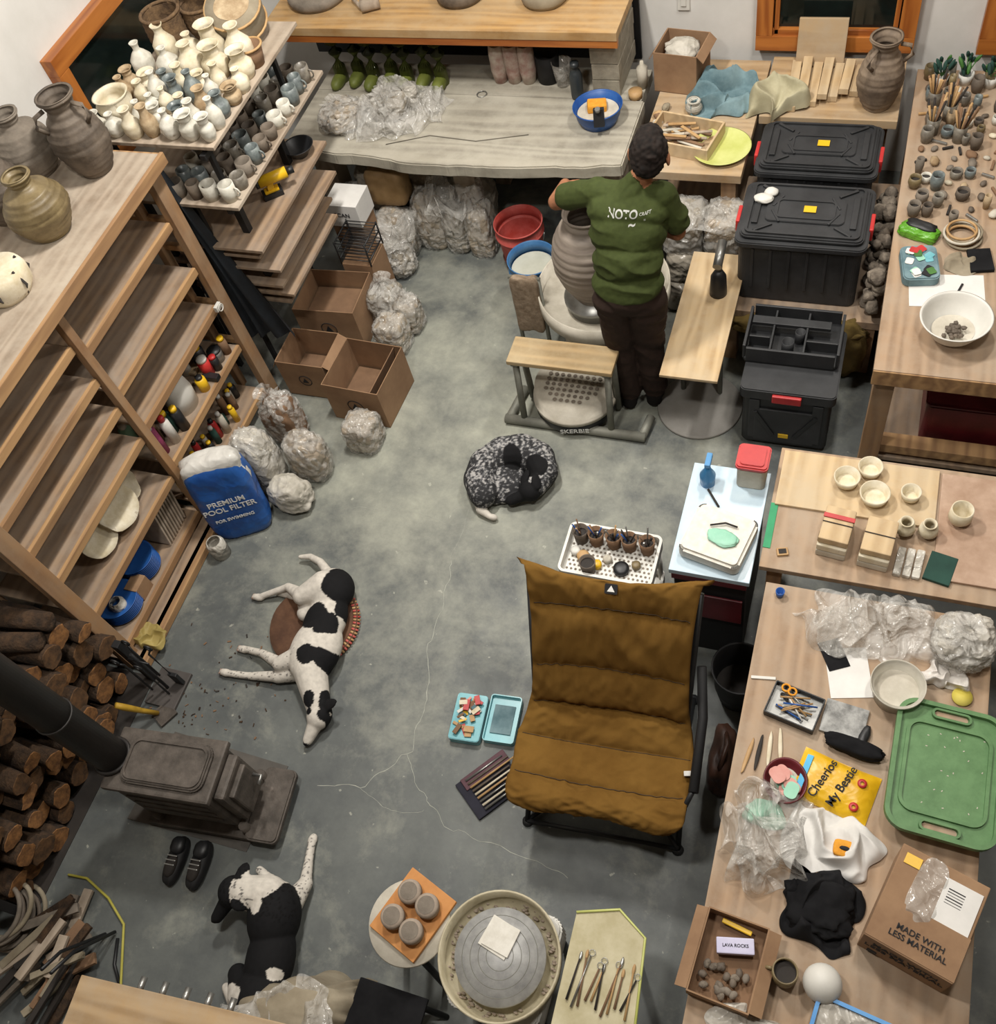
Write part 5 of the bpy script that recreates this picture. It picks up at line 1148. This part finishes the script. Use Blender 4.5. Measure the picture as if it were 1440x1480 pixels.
def fold(co,i):
    v=Vector(co);c=parts_col[i]
    if c is SH or c is TR:
        a=.008*(1-2.2*abs(noise.noise(Vector((v.x*7+v.z*4,v.y*7,v.z*13)))))+.008*noise.noise(Vector((v.x*6,v.y*6,v.z*5)))
        ax=Vector((v.x+1.0,v.y-3.45,0)) ;ax=ax.normalized() if ax.length>.01 else ax
        v=v+ax*a*1.4
    elif c is HR:
        a=.007*noise.noise(v*60)+.006*noise.noise(v*25);v=v+(v-Vector((-.94,3.6,1.52))).normalized()*a
    return (v.x,v.y,v.z)
def hcol(co,c,i):
    if parts_col[i] is HR:
        k=1+.9*noise.noise(Vector(co)*55);return (HR[0]*k*1.3,HR[1]*k*1.3,HR[2]*k*1.3)
man=organic('potter',m_,.006,3,hcol,fold)
dg=bpy.context.evaluated_depsgraph_get();bv=BVHTree.FromObject(man,dg)
def proj(v):
    h_=bv.ray_cast(Vector((v.x,2.5,v.z)),Vector((0,1,0)))
    return Vector((v.x,h_[0].y-.0015,v.z)) if h_[0] else v
lg=M('shirt_print');lg.text('NOTO',.046,whink,(-1.03,3,1.325),(R(90),0,0),proj=proj,bold=.02).text('CRAFT',.016,whink,(-.93,3,1.325),(R(90),0,0),proj=proj).text('~',.05,whink,(-.985,3,1.285),(R(90),0,0),proj=proj,bold=.03)
lg.text('lll',.012,whink,(-.93,3,1.30),(R(90),0,R(0)),proj=proj)
lg.done(man)
# ================= LIGHTS
def lamp(name,x,y,z,e,sx,sy,col=(1,.955,.885)):
    o=M(name,(x,y,z));o.box((0,0,.035),(sx+.06,sy+.06,.05),white,bev=.01).cyl((0,0,.06),(0,0,ZC-z),.008,black);ob=o.done()
    l=bpy.data.lights.new(name+'_light','AREA');l.shape='RECTANGLE';l.size=sx;l.size_y=sy;l.energy=e;l.color=col
    lo=bpy.data.objects.new('tube_light',l);COL.objects.link(lo);lo.parent=ob;lo.location=(0,0,0)
lamp('pendant_lamp',-1.9,3.2,4.3,125,.2,.5)
lamp('pendant_lamp',-.2,4.3,4.3,60,.2,.5)
lamp('pendant_lamp',-1.5,.9,4.8,72,.5,.2)
lamp('pendant_lamp',.5,2.0,4.6,50,.2,.5)
wd=bpy.data.worlds.new('world');wd.use_nodes=True;wd.node_tree.nodes['Background'].inputs[0].default_value=(.9,.93,1,1);wd.node_tree.nodes['Background'].inputs[1].default_value=.3;SC.world=wd
cam=bpy.data.cameras.new('camera');cam.sensor_fit='VERTICAL';cam.sensor_height=36;cam.lens=1441/1480*36;cam.clip_start=.05
co_=bpy.data.objects.new('camera',cam);COL.objects.link(co_)
co_.matrix_world=Matrix(((.9408,-.1590,.2997,0),(.2925,.8277,-.4790,0),(-.1718,.5383,.8251,4.4),(0,0,0,1)));SC.camera=co_
for o in list(bpy.data.objects):
    if o.type=='MESH' and len(o.data.vertices)==0: bpy.data.objects.remove(o)
